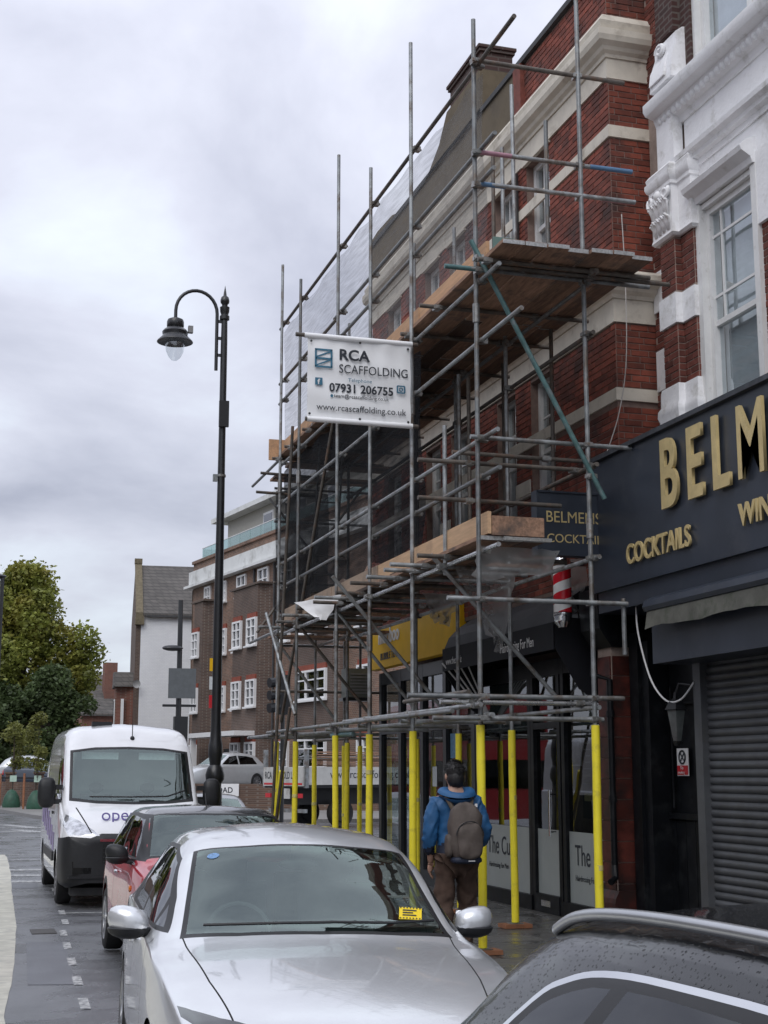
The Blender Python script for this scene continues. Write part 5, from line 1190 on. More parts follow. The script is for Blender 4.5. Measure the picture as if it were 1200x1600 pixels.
def car_shell(root, spec, regions, body_mat, ny=64, sub=5, bulge=.42, holes=()):
    """regions: (name, view, polygon, test(co,normal), material); faces inside become that part"""
    ys = [s[0] for s in spec]
    Yk = []
    for i in range(len(ys)-1):
        k = max(2, round(ny*(ys[i+1]-ys[i])/ys[-1])+1); Yk += [ys[i]+(ys[i+1]-ys[i])*j/k for j in range(k)]
    Yk.append(ys[-1])
    rows = []
    for y in Yk:
        s = [y]+[pchip(ys, [q[c] for q in spec], y) for c in range(1, 8)]
        h = crom(half_profile(s, bulge), sub); full = [(-a, b) for a, b in h] + [(a, b) for a, b in h[-2::-1]]
        rows.append([(a, y, b) for a, b in full])
    bm = bmesh.new(); V = [[bm.verts.new(p) for p in r] for r in rows]; m = len(rows[0])
    for i in range(len(rows)-1):
        for j in range(m-1): bm.faces.new((V[i][j], V[i+1][j], V[i+1][j+1], V[i][j+1]))
    bm.faces.new([v for v in V[0]]); bm.faces.new([v for v in V[-1]][::-1])
    bmesh.ops.recalc_face_normals(bm, faces=bm.faces); bm.normal_update()
    lay = bm.faces.layers.int.new('reg')
    if True:
        up_ = [f for f in bm.faces if abs(f.calc_center_median().x) < .3 and f.normal.z > .5]
        dn_ = [f for f in bm.faces if abs(f.calc_center_median().x) < .3 and f.normal.z < -.5]
        if len(dn_) > len(up_): bmesh.ops.reverse_faces(bm, faces=bm.faces); bm.normal_update()
    allr = list(regions) + [('hole', 'side', h, (lambda c, n_: abs(c.x) > .45), None) for h in holes]
    for idx, (nm, view, poly, test, mt) in enumerate(allr, 1):
        a, b = AX[view]
        polys = [poly] if view == 'side' else ([poly] if min(p[0] for p in poly) < 0 else [poly, [(-p[0], p[1]) for p in poly]])
        for pl in polys:
            lo = [min(p[k] for p in pl)-.02 for k in (0,1)]; hi = [max(p[k] for p in pl)+.02 for k in (0,1)]
            def cand():
                out = []
                for f in bm.faces:
                    c = f.calc_center_median(); e0 = max(.12, math.sqrt(f.calc_area()))
                    if lo[0]-e0 < c[a] < hi[0]+e0 and lo[1]-e0 < c[b] < hi[1]+e0 and test(c, f.normal): out.append(f)
                return out
            cur = None
            for i in range(len(pl)):
                p, q = pl[i-1], pl[i]
                if (p[0]-q[0])**2+(p[1]-q[1])**2 < 1e-8: continue
                co = [0,0,0]; co[a], co[b] = p; d = [0,0,0]; d[a], d[b] = q[0]-p[0], q[1]-p[1]
                ax = [0,0,0]; ax[3-a-b] = 1
                no = Vector(d).cross(Vector(ax)).normalized()
                fs = [f for f in (cur or []) if f.is_valid] if cur is not None else cand(); es = {e for f in fs for e in f.edges}; vs = {v for f in fs for v in f.verts}
                res = bmesh.ops.bisect_plane(bm, geom=list(vs)+list(es)+fs, dist=1e-5, plane_co=co, plane_no=no)
                cur = [g_ for g_ in res['geom'] if isinstance(g_, bmesh.types.BMFace)]
            bm.normal_update()
            for f in cand():
                c = f.calc_center_median()
                if inside((c[a], c[b]), pl): f[lay] = idx
    bm.normal_update()
    parts = {}
    for f in bm.faces: parts.setdefault(f[lay], []).append(f)
    outp = {}
    names = ['body']+[r[0] for r in allr]; mts = [body_mat]+[r[4] for r in allr]
    # regions of one name and material on both sides split by side
    for idx, fs in parts.items():
        if names[idx] == 'hole': continue
        groups = {0: fs}
        if idx and (allr[idx-1][1] == 'side' or min(p[0] for p in allr[idx-1][2]) >= 0):
            groups = {}
            for f in fs: groups.setdefault(1 if f.calc_center_median().x > 0 else -1, []).append(f)
        for g_ in groups.values():
            vm = {}; vv = []; nn = []; ff = []
            for f in g_:
                r = []
                for v in f.verts:
                    if v not in vm: vm[v] = len(vv); vv.append(tuple(v.co)); nn.append(tuple(v.normal))
                    r.append(vm[v])
                ff.append(r)
            me = bpy.data.meshes.new(names[idx]); me.from_pydata(vv, [], ff); me.materials.append(mts[idx])
            me.polygons.foreach_set('use_smooth', [True]*len(ff)); me.update()
            me.normals_split_custom_set_from_vertices(nn)
            o = bpy.data.objects.new(names[idx], me); COL.objects.link(o); o.parent = root; ORG[o.name] = (0,0,0)
            outp.setdefault(names[idx], []).append(o)
    bm.free()
    return outp
def paint(name, col, metal=.5, rough=.35, drops=False, amt=.5):
    if name in MATS: return MATS[name]
    m = mat(name, col, rough, metal, var=.05, scale=3, coat=1.0)
    if drops:                                              # beads of rain standing on the lacquer
        n = m.node_tree.nodes; l = m.node_tree.links; t = n.new('ShaderNodeTexCoord'); v = n.new('ShaderNodeTexVoronoi'); v.inputs['Scale'].default_value = drops
        l.new(t.outputs['Object'], v.inputs['Vector']); r_ = n.new('ShaderNodeMapRange'); r_.inputs['From Min'].default_value = .34; r_.inputs['From Max'].default_value = .1; l.new(v.outputs['Distance'], r_.inputs['Value'])
        sp = n.new('ShaderNodeSeparateColor'); l.new(v.outputs['Color'], sp.inputs[0]); gt = n.new('ShaderNodeMath'); gt.operation = 'GREATER_THAN'; gt.inputs[1].default_value = .55; l.new(sp.outputs[0], gt.inputs[0])
        mu = n.new('ShaderNodeMath'); mu.operation = 'MULTIPLY'; l.new(r_.outputs[0], mu.inputs[0]); l.new(gt.outputs[0], mu.inputs[1])
        b = n.new('ShaderNodeBump'); b.inputs['Strength'].default_value = amt; b.inputs['Distance'].default_value = .35/drops; l.new(mu.outputs[0], b.inputs['Height'])
        l.new(b.outputs[0], n['Principled BSDF'].inputs['Coat Normal']); l.new(b.outputs[0], n['Principled BSDF'].inputs['Normal'])
    return m
_wh = {}
def wheel(root, x, y, r=.315, w_=.2, hub=M_alloy, spokes=10):
    k = (r, w_, hub.name, spokes)
    if k not in _wh:
        ty = MB().lathe([(r*.68,-w_/2),(r*.9,-w_/2),(r*.985,-w_*.42),(r,-w_*.25),(r,w_*.25),(r*.985,w_*.42),(r*.9,w_/2),(r*.68,w_/2)], n=36, axis='x')
        rm = MB().lathe([(r*.68,-w_*.5),(r*.64,-w_*.46),(r*.62,-w_*.1),(r*.62,w_*.1),(r*.64,w_*.46),(r*.68,w_*.5)], n=36, axis='x')
        for sgn in (-1,1):
            for i in range(spokes):
                t = 2*math.pi*i/spokes; rm.bar((sgn*w_*.36,0,0),(sgn*w_*.42,math.cos(t)*r*.65,math.sin(t)*r*.65),r*.10,.02,(1,0,0))
            rm.lathe([(0,sgn*w_*.47),(r*.14,sgn*w_*.45),(r*.17,sgn*w_*.3)], n=20, axis='x')
        rm.lathe([(0,0),(r*.61,0)], n=24, axis='x')
        _wh[k] = (mesh_of('tyre', ty, M_rubber, True), mesh_of('wheel', rm, [hub], True))
    o = inst('wheel', _wh[k][1], (x, y, r), root); t = inst('tyre', _wh[k][0], (0,0,0), o); return o
def arch_poly(y, r, z=None, n=22): 
    z = r if z is None else z
    return [(y+r*math.cos(math.pi*(-.12+1.24*i/n)), z+r*math.sin(math.pi*(-.12+1.24*i/n))) for i in range(n+1)]+[(y-r*.9,.02),(y+r*.9,.02)]
M_cabin = mat('cabin_trim', (.055,.056,.058), .7, var=.2, scale=8)
M_seat = mat('seat_cloth', (.07,.07,.072), .9, var=.2, scale=20)
M_wscreen = glassy('windscreen_glass', (.66,.78,.74), .11, 1.5)
M_sideg = glassy('side_glass', (.32,.37,.36), .08, 1.5)
M_privg = glassy('privacy_glass', (.06,.065,.07), .02, 1.5)
M_lens = glassy('headlamp_lens', (.75,.77,.78), .10, 1.45)
M_seal = mat('window_rubber', (.008,.008,.009), .45, var=.1)
M_gap = mat('shut_line', (.004,.004,.004), .9)
def cabin(root, y0, y1, w_, zf, belt, drv=-1, rear=True):
    ob('floor_pan', MB().box(-w_*.92,w_*.92,.25,y1+.3,.16,.26), M_cabin, root)
    ob('dashboard', MB().prism([(y0-.35,belt-.1),(y0+.05,belt+.01),(y0+.40,belt-.02),(y0+.50,belt-.12),(y0+.42,zf+.25),(y0-.2,zf+.2)], -w_*.86, w_*.86, 'x'), M_cabin, root)
    sw = MB(); cx = drv*w_*.42
    sw.path([(cx+.18*math.cos(t*math.pi/12), y0+.60+.07*math.sin(t*math.pi/12), belt-.05+.17*math.sin(t*math.pi/12)) for t in range(25)], .015, 8)
    sw.bar((cx-.17,y0+.6,belt-.05),(cx+.17,y0+.6,belt-.05),.05,.02)
    ob('steering_wheel', sw, M_cabin, root, smooth=True)
    rows_ = [(y0+1.05, 2)] + ([(y0+1.95, 3)] if rear else [])
    for (y, n_) in rows_:
        for s_ in (-1,1):
            b = MB(); c = s_*w_*.42
            b.prism([(y-.45,zf),(y+.05,zf),(y+.1,zf+.18),(y-.45,zf+.22)], c-.25, c+.25, 'x'); b.prism([(y,zf+.1),(y+.14,zf+.1),(y+.34,zf+.72),(y+.24,zf+.74)], c-.24, c+.24, 'x')
            st = ob('seat', b, M_seat, root); ob('headrest', MB().ball((c,y+.33,zf+.83),(.14,.06,.10),10), M_seat, st, smooth=True)
def arches(root, w_, *spans):
    for (a, b) in spans[:2]: ob('inner_arch', MB().box(-w_,w_,a,b,.2,spans[2]), M_gap, root)
def mirror(root, x, y, z, s, m_, w_=.13, stalk=True):
    b = MB().ball((0,0,0),1.,20); e_ = 2.6
    b.v = [(x+p[0]/k*w_, y+p[1]/k*.075, z+p[2]/k*.078) for p in b.v for k in [max(1e-6,(abs(p[0])**e_+abs(p[1])**e_+abs(p[2])**e_)**(1/e_))]]
    for i, v in enumerate(b.v):
        # flat towards the driver, blunt outside
        dx = (v[0]-x)*s; yy = v[1]
        if yy > y+.02: yy = y+.02+(yy-y-.02)*.25
        b.v[i] = (x+s*dx*(1.0 if dx > 0 else .9), yy+.06*max(0,dx)/w_*.5, v[2]+(.018*dx/w_))
    mo = ob('mirror', b, m_, root, smooth='all')
    bl = MB().ball((x,y-.002,z-.035),(w_*1.01,.077,.058),16); bl.v = [(v[0],v[1],min(v[2],z-.028)) for v in bl.v]
    ob('mirror_base', bl, M_plastic, mo, smooth=True)
    ob('mirror_foot', MB().bar((x-s*w_*.7,y+.01,z-.06),(x-s*(w_+.10),y+.05,z-.085),.07,.05), M_plastic, mo)
    ob('mirror_glass', MB().box(x-w_*.8,x+w_*.8,y+.034,y+.037,z-.055,z+.055), M_chrome, mo)

# --- silver hatchback
M_silver = paint('silver_car_paint', (.68,.695,.71), .5, .3, drops=60, amt=.05)
sv = thing('parked_car', 'wet silver hatchback parked nose out with a yellow ticket on its windscreen', 'car', (1.775,6.2,0), rot=(0, rad(1.2), rad(-4.2)))
GOLF = [(-.20,.30,.53,.58,.52,.38,.62,.63),(-.14,.22,.69,.64,.67,.46,.69,.705),(.0,.19,.79,.71,.76,.50,.77,.785),(.30,.18,.85,.80,.80,.52,.852,.87),(.72,.18,.885,.875,.835,.54,.918,.936),(1.09,.18,.895,.905,.86,.58,.955,.980),
        (1.22,.18,.895,.92,.86,.66,.975,1.015),(1.60,.18,.895,.94,.865,.675,1.15,1.235),(1.98,.18,.895,.95,.865,.635,1.345,1.435),(2.30,.18,.895,.955,.865,.612,1.41,1.495),(2.65,.18,.895,.958,.865,.605,1.42,1.51),(2.95,.18,.895,.96,.865,.60,1.415,1.50),
        (3.45,.18,.89,.97,.86,.575,1.36,1.45),(3.75,.2,.885,.975,.85,.55,1.27,1.36),(3.98,.22,.87,.97,.83,.53,1.08,1.145),(4.12,.25,.84,.88,.80,.55,.93,.955),(4.20,.32,.75,.72,.70,.5,.78,.79)]
top_ = lambda c, n_: n_.z > .15 and c.z > .5
sidew = lambda c, n_: abs(n_.x) > .35 and c.z > .85
def ws_poly(yc, yb, hb, yt, ht, k=.05): return [(-hb,yb),(-hb*.6,yb-(yb-yc)*.75),(0,yc),(hb*.6,yb-(yb-yc)*.75),(hb,yb),(ht,yt),(ht*.5,yt-k),(0,yt-k*1.3),(-ht*.5,yt-k),(-ht,yt)]
golf_regions = [
    ('seal','top', ws_poly(1.16,1.235,.72,1.985,.60), lambda c, n_: top_(c,n_) and c.z > .93, M_seal),
    ('windscreen','top', ws_poly(1.20,1.275,.685,1.965,.578), lambda c, n_: top_(c,n_) and c.z > .93, M_wscreen),
    ('seal','side', [(1.36,.985),(1.62,1.14),(1.98,1.325),(2.35,1.385),(2.95,1.375),(3.38,1.285),(3.56,1.02),(3.4,.985)], sidew, M_seal),
    ('side_window','side', [(1.66,1.005),(1.70,1.145),(1.99,1.30),(2.36,1.362),(2.40,1.362),(2.40,1.005)], sidew, M_sideg),
    ('quarter_window','side', [(1.46,1.005),(1.63,1.105),(1.61,1.005)], sidew, M_sideg),
    ('side_window','side', [(2.48,1.005),(2.48,1.362),(2.95,1.352),(3.12,1.315),(3.18,1.01)], sidew, M_sideg),
    ('rear_window','top', [(-.5,3.62),(.5,3.62),(.52,3.93),(-.52,3.93)], lambda c, n_: n_.z > .1 and c.z > 1.0, M_privg),
    ('shut_line','top', [(.700,1.235),(.708,1.238),(.645,.45),(.575,-.04),(.567,-.04),(.637,.45)], lambda c, n_: n_.z > .3, M_gap),
    ('shut_line','side', [(1.42,.30),(1.43,.30),(1.43,.95),(1.42,.95)], lambda c, n_: abs(n_.x) > .5, M_gap),
    ('shut_line','side', [(2.44,.30),(2.45,.30),(2.45,.99),(2.44,.99)], lambda c, n_: abs(n_.x) > .5, M_gap),
    ('headlight','top', [(.48,-.06),(.53,-.10),(.71,-.01),(.79,.16),(.80,.27),(.74,.18),(.63,.06)], lambda c, n_: c.z > .5 and n_.y < .3, mat('smoked_headlamp', (.03,.032,.035), .12, var=.3, scale=12, coat=1)),
]
golf = car_shell(sv, GOLF, golf_regions, M_silver, ny=90, sub=6, holes=[arch_poly(.80,.345,.31), arch_poly(3.45,.345,.31)])
for (x, y) in ((-.79,.80),(.79,.80),(-.79,3.45),(.79,3.45)): wheel(sv, x, y)
arches(sv, .70, (.44,1.16), (3.08,3.82), .66)
cabin(sv, 1.30, 3.4, .80, .42, .96)
mirror(sv, -.955, 1.66, 1.015, -1, M_silver, .115); mirror(sv, .955, 1.66, 1.015, 1, M_silver, .115)
ob('wiper', MB().path([(-.60,1.26,1.035),(-.2,1.225,1.048),(.06,1.235,1.05)], .008, 6), M_plastic, sv); ob('wiper', MB().path([(.04,1.255,1.05),(.4,1.26,1.045),(.64,1.33,1.05)], .008, 6), M_plastic, sv)
ob('grille', MB().box(-.40,.40,-.212,-.201,.42,.56), M_plastic, sv)
ob('door_handle', MB().ball((-.905,2.28,.86),(.02,.10,.022),10), M_silver, sv, smooth=True); ob('door_handle', MB().ball((.905,2.28,.86),(.02,.10,.022),10), M_silver, sv, smooth=True)
ob('rear_mirror', MB().ball((0,1.98,1.30),(.12,.02,.035),10), M_plastic, sv, smooth=True)
def spl(pts, k_):
    P_ = [Vector(p) for p in pts]; out = []
    for i in range(len(P_)-1):
        a, b, c, d = P_[max(i-1,0)], P_[i], P_[i+1], P_[min(i+2,len(P_)-1)]
        for k in range(k_): t = k/k_; out.append(tuple(.5*((2*b)+(c-a)*t+(2*a-5*b+4*c-d)*t*t+(3*b-a-3*c+d)*t**3)))
    out.append(tuple(P_[-1])); return out
def on_glass(spec, x, y, bulge=.42):
    ys = [s[0] for s in spec]; s = [y]+[pchip(ys, [q[c] for q in spec], y) for c in range(1, 8)]
    h = crom(half_profile(s, bulge), 8); x = abs(x)
    for k in range(len(h)-1, 0, -1):
        (x1, z1), (x0, z0) = h[k-1], h[k]
        if x0 <= x <= x1 or k == 1: return z0+(z1-z0)*(x-x0)/max(1e-6, x1-x0)
ob('permit_disc', MB().add([(-.50+.034*math.cos(t*.4),1.87+.026*math.sin(t*.4),on_glass(GOLF,-.5+.034*math.cos(t*.4),1.87+.026*math.sin(t*.4))+.003) for t in range(16)], [tuple(range(16))]), mat('blue_disc', (.16,.30,.52), .5, var=.4, scale=60), sv)
# penalty notice under the wiper
tk = thing('parking_ticket', 'yellow and black penalty ticket stuck to the silver car windscreen', 'ticket', (1.775,6.2,0), rot=(0, rad(1.2), rad(-4.2)))
def gl(x, y, h_): return (x, y, on_glass(GOLF, x, y)+h_)
tx0, tx1, ty0, ty1 = .45, .58, 1.34, 1.44
def patch(a, b, c, d, h_, n_=4): 
    m_ = MB()
    for i in range(n_+1):
        for j in range(n_+1): m_.v.append(gl(a+(b-a)*i/n_+.25*(c+(d-c)*j/n_-1.34), c+(d-c)*j/n_+.15*(a+(b-a)*i/n_-.45), h_))
    m_.f = [(i*(n_+1)+j,(i+1)*(n_+1)+j,(i+1)*(n_+1)+j+1,i*(n_+1)+j+1) for i in range(n_) for j in range(n_)]; m_.m = [0]*len(m_.f); return m_
ob('packet', patch(tx0,tx1,ty0,ty1,.008), mat('ticket_yellow', (.85,.62,.02), .4, var=.03), tk)
ck = MB()
for i in range(8):
    for (c, d) in ((ty0+.003,ty0+.012),(ty1-.012,ty1-.003)):
        q = patch(tx0+.004+i*.0185, tx0+.013+i*.0185, c, d, .0105, 1); ck.add(q.v, q.f)
for k in range(3): q = patch(tx0+.02, tx1-.03-.02*(k % 2), ty0+.028+k*.02, ty0+.038+k*.02, .0105, 2); ck.add(q.v, q.f)
ob('print', ck, M_dtext, tk)

# --- red hatchback with black roof
M_redcar = paint('red_car_paint', (.42,.010,.025), .0, .35)
M_blkroof = paint('black_roof_paint', (.012,.013,.015), .1, .25)
MINI = [(0,.30,.50,.66,.48,.35,.70,.71),(.05,.24,.66,.70,.62,.42,.755,.765),(.2,.20,.76,.775,.70,.48,.83,.845),(.5,.18,.81,.84,.74,.5,.90,.925),(.85,.18,.835,.885,.77,.54,.945,.97),(1.0,.18,.84,.90,.78,.64,.975,1.0),
        (1.25,.18,.84,.915,.785,.645,1.16,1.21),(1.52,.18,.84,.92,.785,.62,1.31,1.37),(1.8,.18,.84,.925,.785,.605,1.355,1.41),(2.5,.18,.845,.935,.79,.60,1.35,1.405),(3.15,.18,.84,.945,.785,.58,1.315,1.37),(3.42,.2,.83,.95,.775,.56,1.23,1.28),(3.58,.24,.80,.92,.75,.55,1.0,1.03),(3.68,.28,.74,.8,.7,.5,.85,.86),(3.70,.34,.65,.66,.6,.45,.7,.71)]
mn = thing('parked_car', 'small red car with black roof parked between silver hatchback and van', 'car', (2.44,12.4,0), rot=(0, rad(1.0), rad(-.3))); mn.scale = (1,1,1.06)
car_shell(mn, MINI, [
    ('roof','top', [(-.72,1.40),(.72,1.40),(.72,3.50),(-.72,3.50)], lambda c, n_: c.z > 1.17 and n_.z > -.2, M_blkroof),
    ('pillar_trim','side', [(.98,.945),(1.22,1.14),(1.5,1.33),(3.3,1.33),(3.5,1.0),(3.45,.95)], lambda c, n_: abs(n_.x) > .35 and c.z > .88 and c.z < 1.34, M_seal),
    ('seal','top', ws_poly(.96,1.0,.70,1.52,.60), lambda c, n_: n_.z > .15 and c.z > .93, M_seal),
    ('windscreen','top', ws_poly(.99,1.035,.66,1.49,.575), lambda c, n_: n_.z > .15 and c.z > .93, M_wscreen),
    ('side_window','side', [(1.25,.965),(1.32,1.12),(1.52,1.285),(2.28,1.30),(2.28,.965)], lambda c, n_: abs(n_.x) > .35 and c.z > .88, M_sideg),
    ('side_window','side', [(2.36,.965),(2.36,1.30),(3.05,1.285),(3.25,1.0),(3.2,.965)], lambda c, n_: abs(n_.x) > .35 and c.z > .88, M_sideg),
    ('sill_cladding','side', [(.0,.15),(3.7,.15),(3.7,.30),(0,.30)], lambda c, n_: c.z < .5, M_plastic),
    ('arch_cladding','side', arch_poly(.62,.40,.30), lambda c, n_: abs(n_.x) > .3, M_plastic), ('arch_cladding','side', arch_poly(3.08,.40,.30), lambda c, n_: abs(n_.x) > .3, M_plastic),
    ('shut_line','side', [(1.12,.32),(1.13,.32),(1.20,.92),(1.19,.92)], lambda c, n_: abs(n_.x) > .5, M_gap),
    ('shut_line','side', [(2.32,.32),(2.33,.32),(2.33,.95),(2.32,.95)], lambda c, n_: abs(n_.x) > .5, M_gap),
    ('headlight','front', [(.45+.13*math.cos(t*.5),.72+.11*math.sin(t*.5)) for t in range(13)], lambda c, n_: n_.y < -.2, MATS['smoked_headlamp']),
    ], M_redcar, ny=70, sub=5, holes=[arch_poly(.62,.335,.30), arch_poly(3.08,.335,.30)])
for (x, y) in ((-.74,.62),(.74,.62),(-.74,3.08),(.74,3.08)): wheel(mn, x, y, .30, .19, spokes=8)
arches(mn, .64, (.26,.98), (2.72,3.44), .62)
cabin(mn, 1.12, 3.0, .76, .40, .93)
mirror(mn, -.93, 1.24, 1.0, -1, M_plastic, .11); mirror(mn, .93, 1.24, 1.0, 1, M_plastic, .11)
for s_ in (-1,1):
    ob('door_handle', MB().ball((s_*.845,2.1,.80),(.022,.08,.018),10), M_chrome, mn, smooth=True)
    ob('side_repeater', MB().ball((s_*.835,.98,.72),(.012,.055,.03),10), mat('amber_lens', (.6,.16,.01), .2), mn, smooth=True)
    ob('belt_trim', MB().path([(s_*.80,1.02,.925),(s_*.805,2.0,.945),(s_*.805,3.2,.955)], .010, 6), M_chrome, mn)
ob('aerial', MB().tube((-.05,1.65,1.39),(-.05,1.75,1.52),.006), M_plastic, mn)

# --- black estate beside the camera
M_blackcar = paint('black_car_paint', (.010,.011,.013), .1, .22, drops=105, amt=.45); M_blackcar.node_tree.nodes['Principled BSDF'].inputs['Coat Weight'].default_value = .45; M_blackcar.node_tree.nodes['Principled BSDF'].inputs['Specular IOR Level'].default_value = .2
EST = [(0,.30,.60,.60,.58,.42,.65,.66),(.08,.22,.78,.68,.74,.5,.73,.745),(.3,.19,.87,.78,.82,.55,.835,.85),(.9,.18,.905,.88,.86,.58,.935,.955),(1.35,.18,.91,.92,.865,.64,.985,1.005),(1.75,.18,.912,.94,.87,.66,1.18,1.22),(2.2,.18,.912,.95,.87,.615,1.36,1.41),(2.6,.18,.912,.96,.87,.60,1.395,1.45),
       (3.3,.18,.912,.97,.87,.595,1.39,1.445),(3.9,.18,.91,.985,.868,.575,1.36,1.42),(4.2,.19,.90,.99,.86,.555,1.315,1.375),(4.42,.2,.89,.99,.85,.55,1.17,1.215),(4.58,.22,.88,.97,.83,.56,1.02,1.05),(4.68,.27,.84,.85,.79,.55,.90,.915),(4.74,.36,.75,.70,.7,.5,.74,.75)]
bk = thing('parked_car', 'black estate car with silver roof rails closest to the camera', 'car', (1.97,-.68,0), rot=(0, rad(1.0), rad(-1.0))); bk.scale = (1,1,1.055)
def sm(pts, i0=0, k=4):
    a = [(p[0], p[1], 0) for p in pts[i0:-1]]; return list(pts[:i0]) + [(p[0], p[1]) for p in spl(a, k)] + [pts[-1]]
car_shell(bk, EST, [
    ('bright_trim','side', sm([(1.5,.985),(1.9,1.16),(2.2,1.28),(2.7,1.332),(3.3,1.328),(3.62,1.31),(3.80,1.275),(3.92,1.22),(4.12,1.03),(4.0,.985)]), sidew, M_chrome),
    ('seal','side', sm([(1.54,.993),(1.9,1.149),(2.2,1.269),(2.7,1.320),(3.3,1.316),(3.61,1.298),(3.785,1.264),(3.905,1.209),(4.09,1.03),(3.97,.993)]), sidew, M_seal),
    ('side_window','side', [(1.85,1.01),(1.95,1.15),(2.22,1.25),(2.62,1.302),(2.62,1.01)], sidew, M_sideg),
    ('side_window','side', [(2.70,1.01),(2.70,1.303),(3.3,1.298),(3.46,1.29),(3.62,1.01)], sidew, M_privg),
    ('quarter_window','side', sm([(3.70,1.012),(3.54,1.284),(3.63,1.276),(3.76,1.245),(3.88,1.19),(4.03,1.03),(3.9,1.012)], 2), sidew, M_privg),
    ('windscreen','top', ws_poly(1.36,1.43,.69,2.17,.565), lambda c, n_: n_.z > .15 and c.z > .96, M_wscreen),
    ('rear_window','top', [(-.53,4.24),(.53,4.24),(.60,4.56),(-.60,4.56)], lambda c, n_: n_.z > .1 and c.z > 1.02, M_privg),
    ], M_blackcar, ny=70, sub=6, holes=[arch_poly(.9,.36,.32), arch_poly(3.72,.36,.32)])
for (x, y) in ((-.80,.9),(.80,.9),(-.80,3.72),(.80,3.72)): wheel(bk, x, y, .325, .21)
arches(bk, .70, (.52,1.28), (3.34,4.10), .68)
cabin(bk, 1.45, 3.9, .82, .42, .96)
for s_ in (-1,1):
    rl = MB(); pts = [(s_*.592,2.35,1.380),(s_*.592,2.45,1.408),(s_*.59,2.7,1.428),(s_*.585,3.3,1.426),(s_*.572,3.75,1.409),(s_*.558,4.02,1.380),(s_*.548,4.18,1.335)]
    P = []
    for i in range(len(pts)-1):
        for k in range(6): t = k/6; P.append(tuple(pts[i][c]*(1-t)+pts[i+1][c]*t for c in range(3)))
    P = spl(pts, 8)
    rl.path(P, [.009]+[.0145]*(len(P)-2)+[.009], 14)
    ob('roof_rail', rl, mat('satin_silver_rail', (.52,.53,.54), .28, metal=.85, var=.06), bk, smooth=True)
# --- white panel van
M_van = paint('white_van_paint', (.78,.79,.81), .0, .3)
VAN = [(0,.34,.72,.84,.68,.45,.92,.93),(.05,.30,.90,.92,.86,.55,1.0,1.02),(.2,.27,.99,1.03,.93,.62,1.12,1.145),(.45,.26,1.02,1.14,.96,.68,1.235,1.265),(.72,.26,1.025,1.22,.975,.80,1.335,1.375),(.86,.26,1.025,1.30,.985,.855,1.42,1.47),
       (1.15,.26,1.025,1.40,.99,.87,1.76,1.83),(1.44,.26,1.025,1.45,.99,.865,2.09,2.17),(1.6,.26,1.025,1.5,.99,.86,2.23,2.31),(1.9,.26,1.025,1.5,.99,.85,2.38,2.48),(2.5,.26,1.025,1.5,.99,.84,2.43,2.545),(4.6,.26,1.025,1.5,.99,.84,2.43,2.545),(5.28,.26,1.02,1.5,.985,.83,2.41,2.52),(5.38,.3,.98,1.45,.95,.78,2.32,2.40)]
vn = thing('parked_van', 'white high roof panel van with purple lettering parked behind the red car', 'van', (2.50,20.0,0), rot=(0, rad(.6), rad(-.6)))
fz = lambda c, n_: n_.y < -.12 and c.y < 2.0
vs_ = lambda c, n_: abs(n_.x) > .4 and c.z > 1.0
car_shell(vn, VAN, [
    ('bumper','front', [(-1.2,.2),(1.2,.2),(1.2,.86),(.92,.95),(.62,.93),(.48,.99),(-.48,.99),(-.62,.93),(-.92,.95),(-1.2,.86)], lambda c, n_: c.y < .62 and c.z < 1.05, M_plastic),
    ('seal','front', [(-.88,1.41),(-.5,1.375),(0,1.365),(.5,1.375),(.88,1.41),(.855,2.12),(.5,2.17),(0,2.185),(-.5,2.17),(-.855,2.12)], fz, M_seal),
    ('windscreen','front', [(-.835,1.45),(-.5,1.415),(0,1.405),(.5,1.415),(.835,1.45),(.815,2.09),(.5,2.135),(0,2.15),(-.5,2.135),(-.815,2.09)], fz, M_wscreen),
    ('side_window','side', [(1.0,1.42),(1.12,1.58),(1.55,2.0),(2.1,2.02),(2.1,1.38),(1.3,1.36)], vs_, M_sideg),
    ('headlight','front', [(.50,.96),(.92,.965),(.985,1.10),(.93,1.23),(.78,1.16),(.58,1.03)], lambda c, n_: c.y < .75 and c.z > .8, MATS.get('clear_headlamp') or mat('clear_headlamp', (.55,.56,.58), .1, metal=.6, var=.5, scale=14, coat=1)),
    ('grille','front', [(-.46,.60),(.46,.60),(.46,.86),(-.46,.86)], lambda c, n_: c.y < .4, mat('grille_mesh', (.004,.004,.005), .6)),
    ('shut_line','side', [(1.18,.35),(1.19,.35),(1.19,1.38),(1.18,1.38)], lambda c, n_: abs(n_.x) > .5, M_gap),
    ('shut_line','side', [(2.2,.35),(2.212,.35),(2.212,2.2),(2.2,2.2)], lambda c, n_: abs(n_.x) > .5, M_gap),
    ('shut_line','front', [(-.80,1.32),(-.78,1.32),(-.60,.99),(-.62,.99)], lambda c, n_: c.y < .8, M_gap), ('shut_line','front', [(.78,1.32),(.80,1.32),(.62,.99),(.60,.99)], lambda c, n_: c.y < .8, M_gap),
    ], M_van, ny=70, sub=5, bulge=.30, holes=[arch_poly(.95,.40,.35), arch_poly(4.4,.40,.35)])
for (x, y) in ((-.90,.95),(.90,.95),(-.90,4.4),(.90,4.4)): wheel(vn, x, y, .345, .21, mat('steel_wheel', (.2,.2,.21), .5, metal=.4), 12)
arches(vn, .8, (.5,1.4), (3.95,4.85), .76)
ob('bulkhead', MB().box(-.9,.9,2.3,2.35,.4,2.35), M_mid, vn)
cabin(vn, .95, 2.2, .92, .75, 1.36, rear=False)
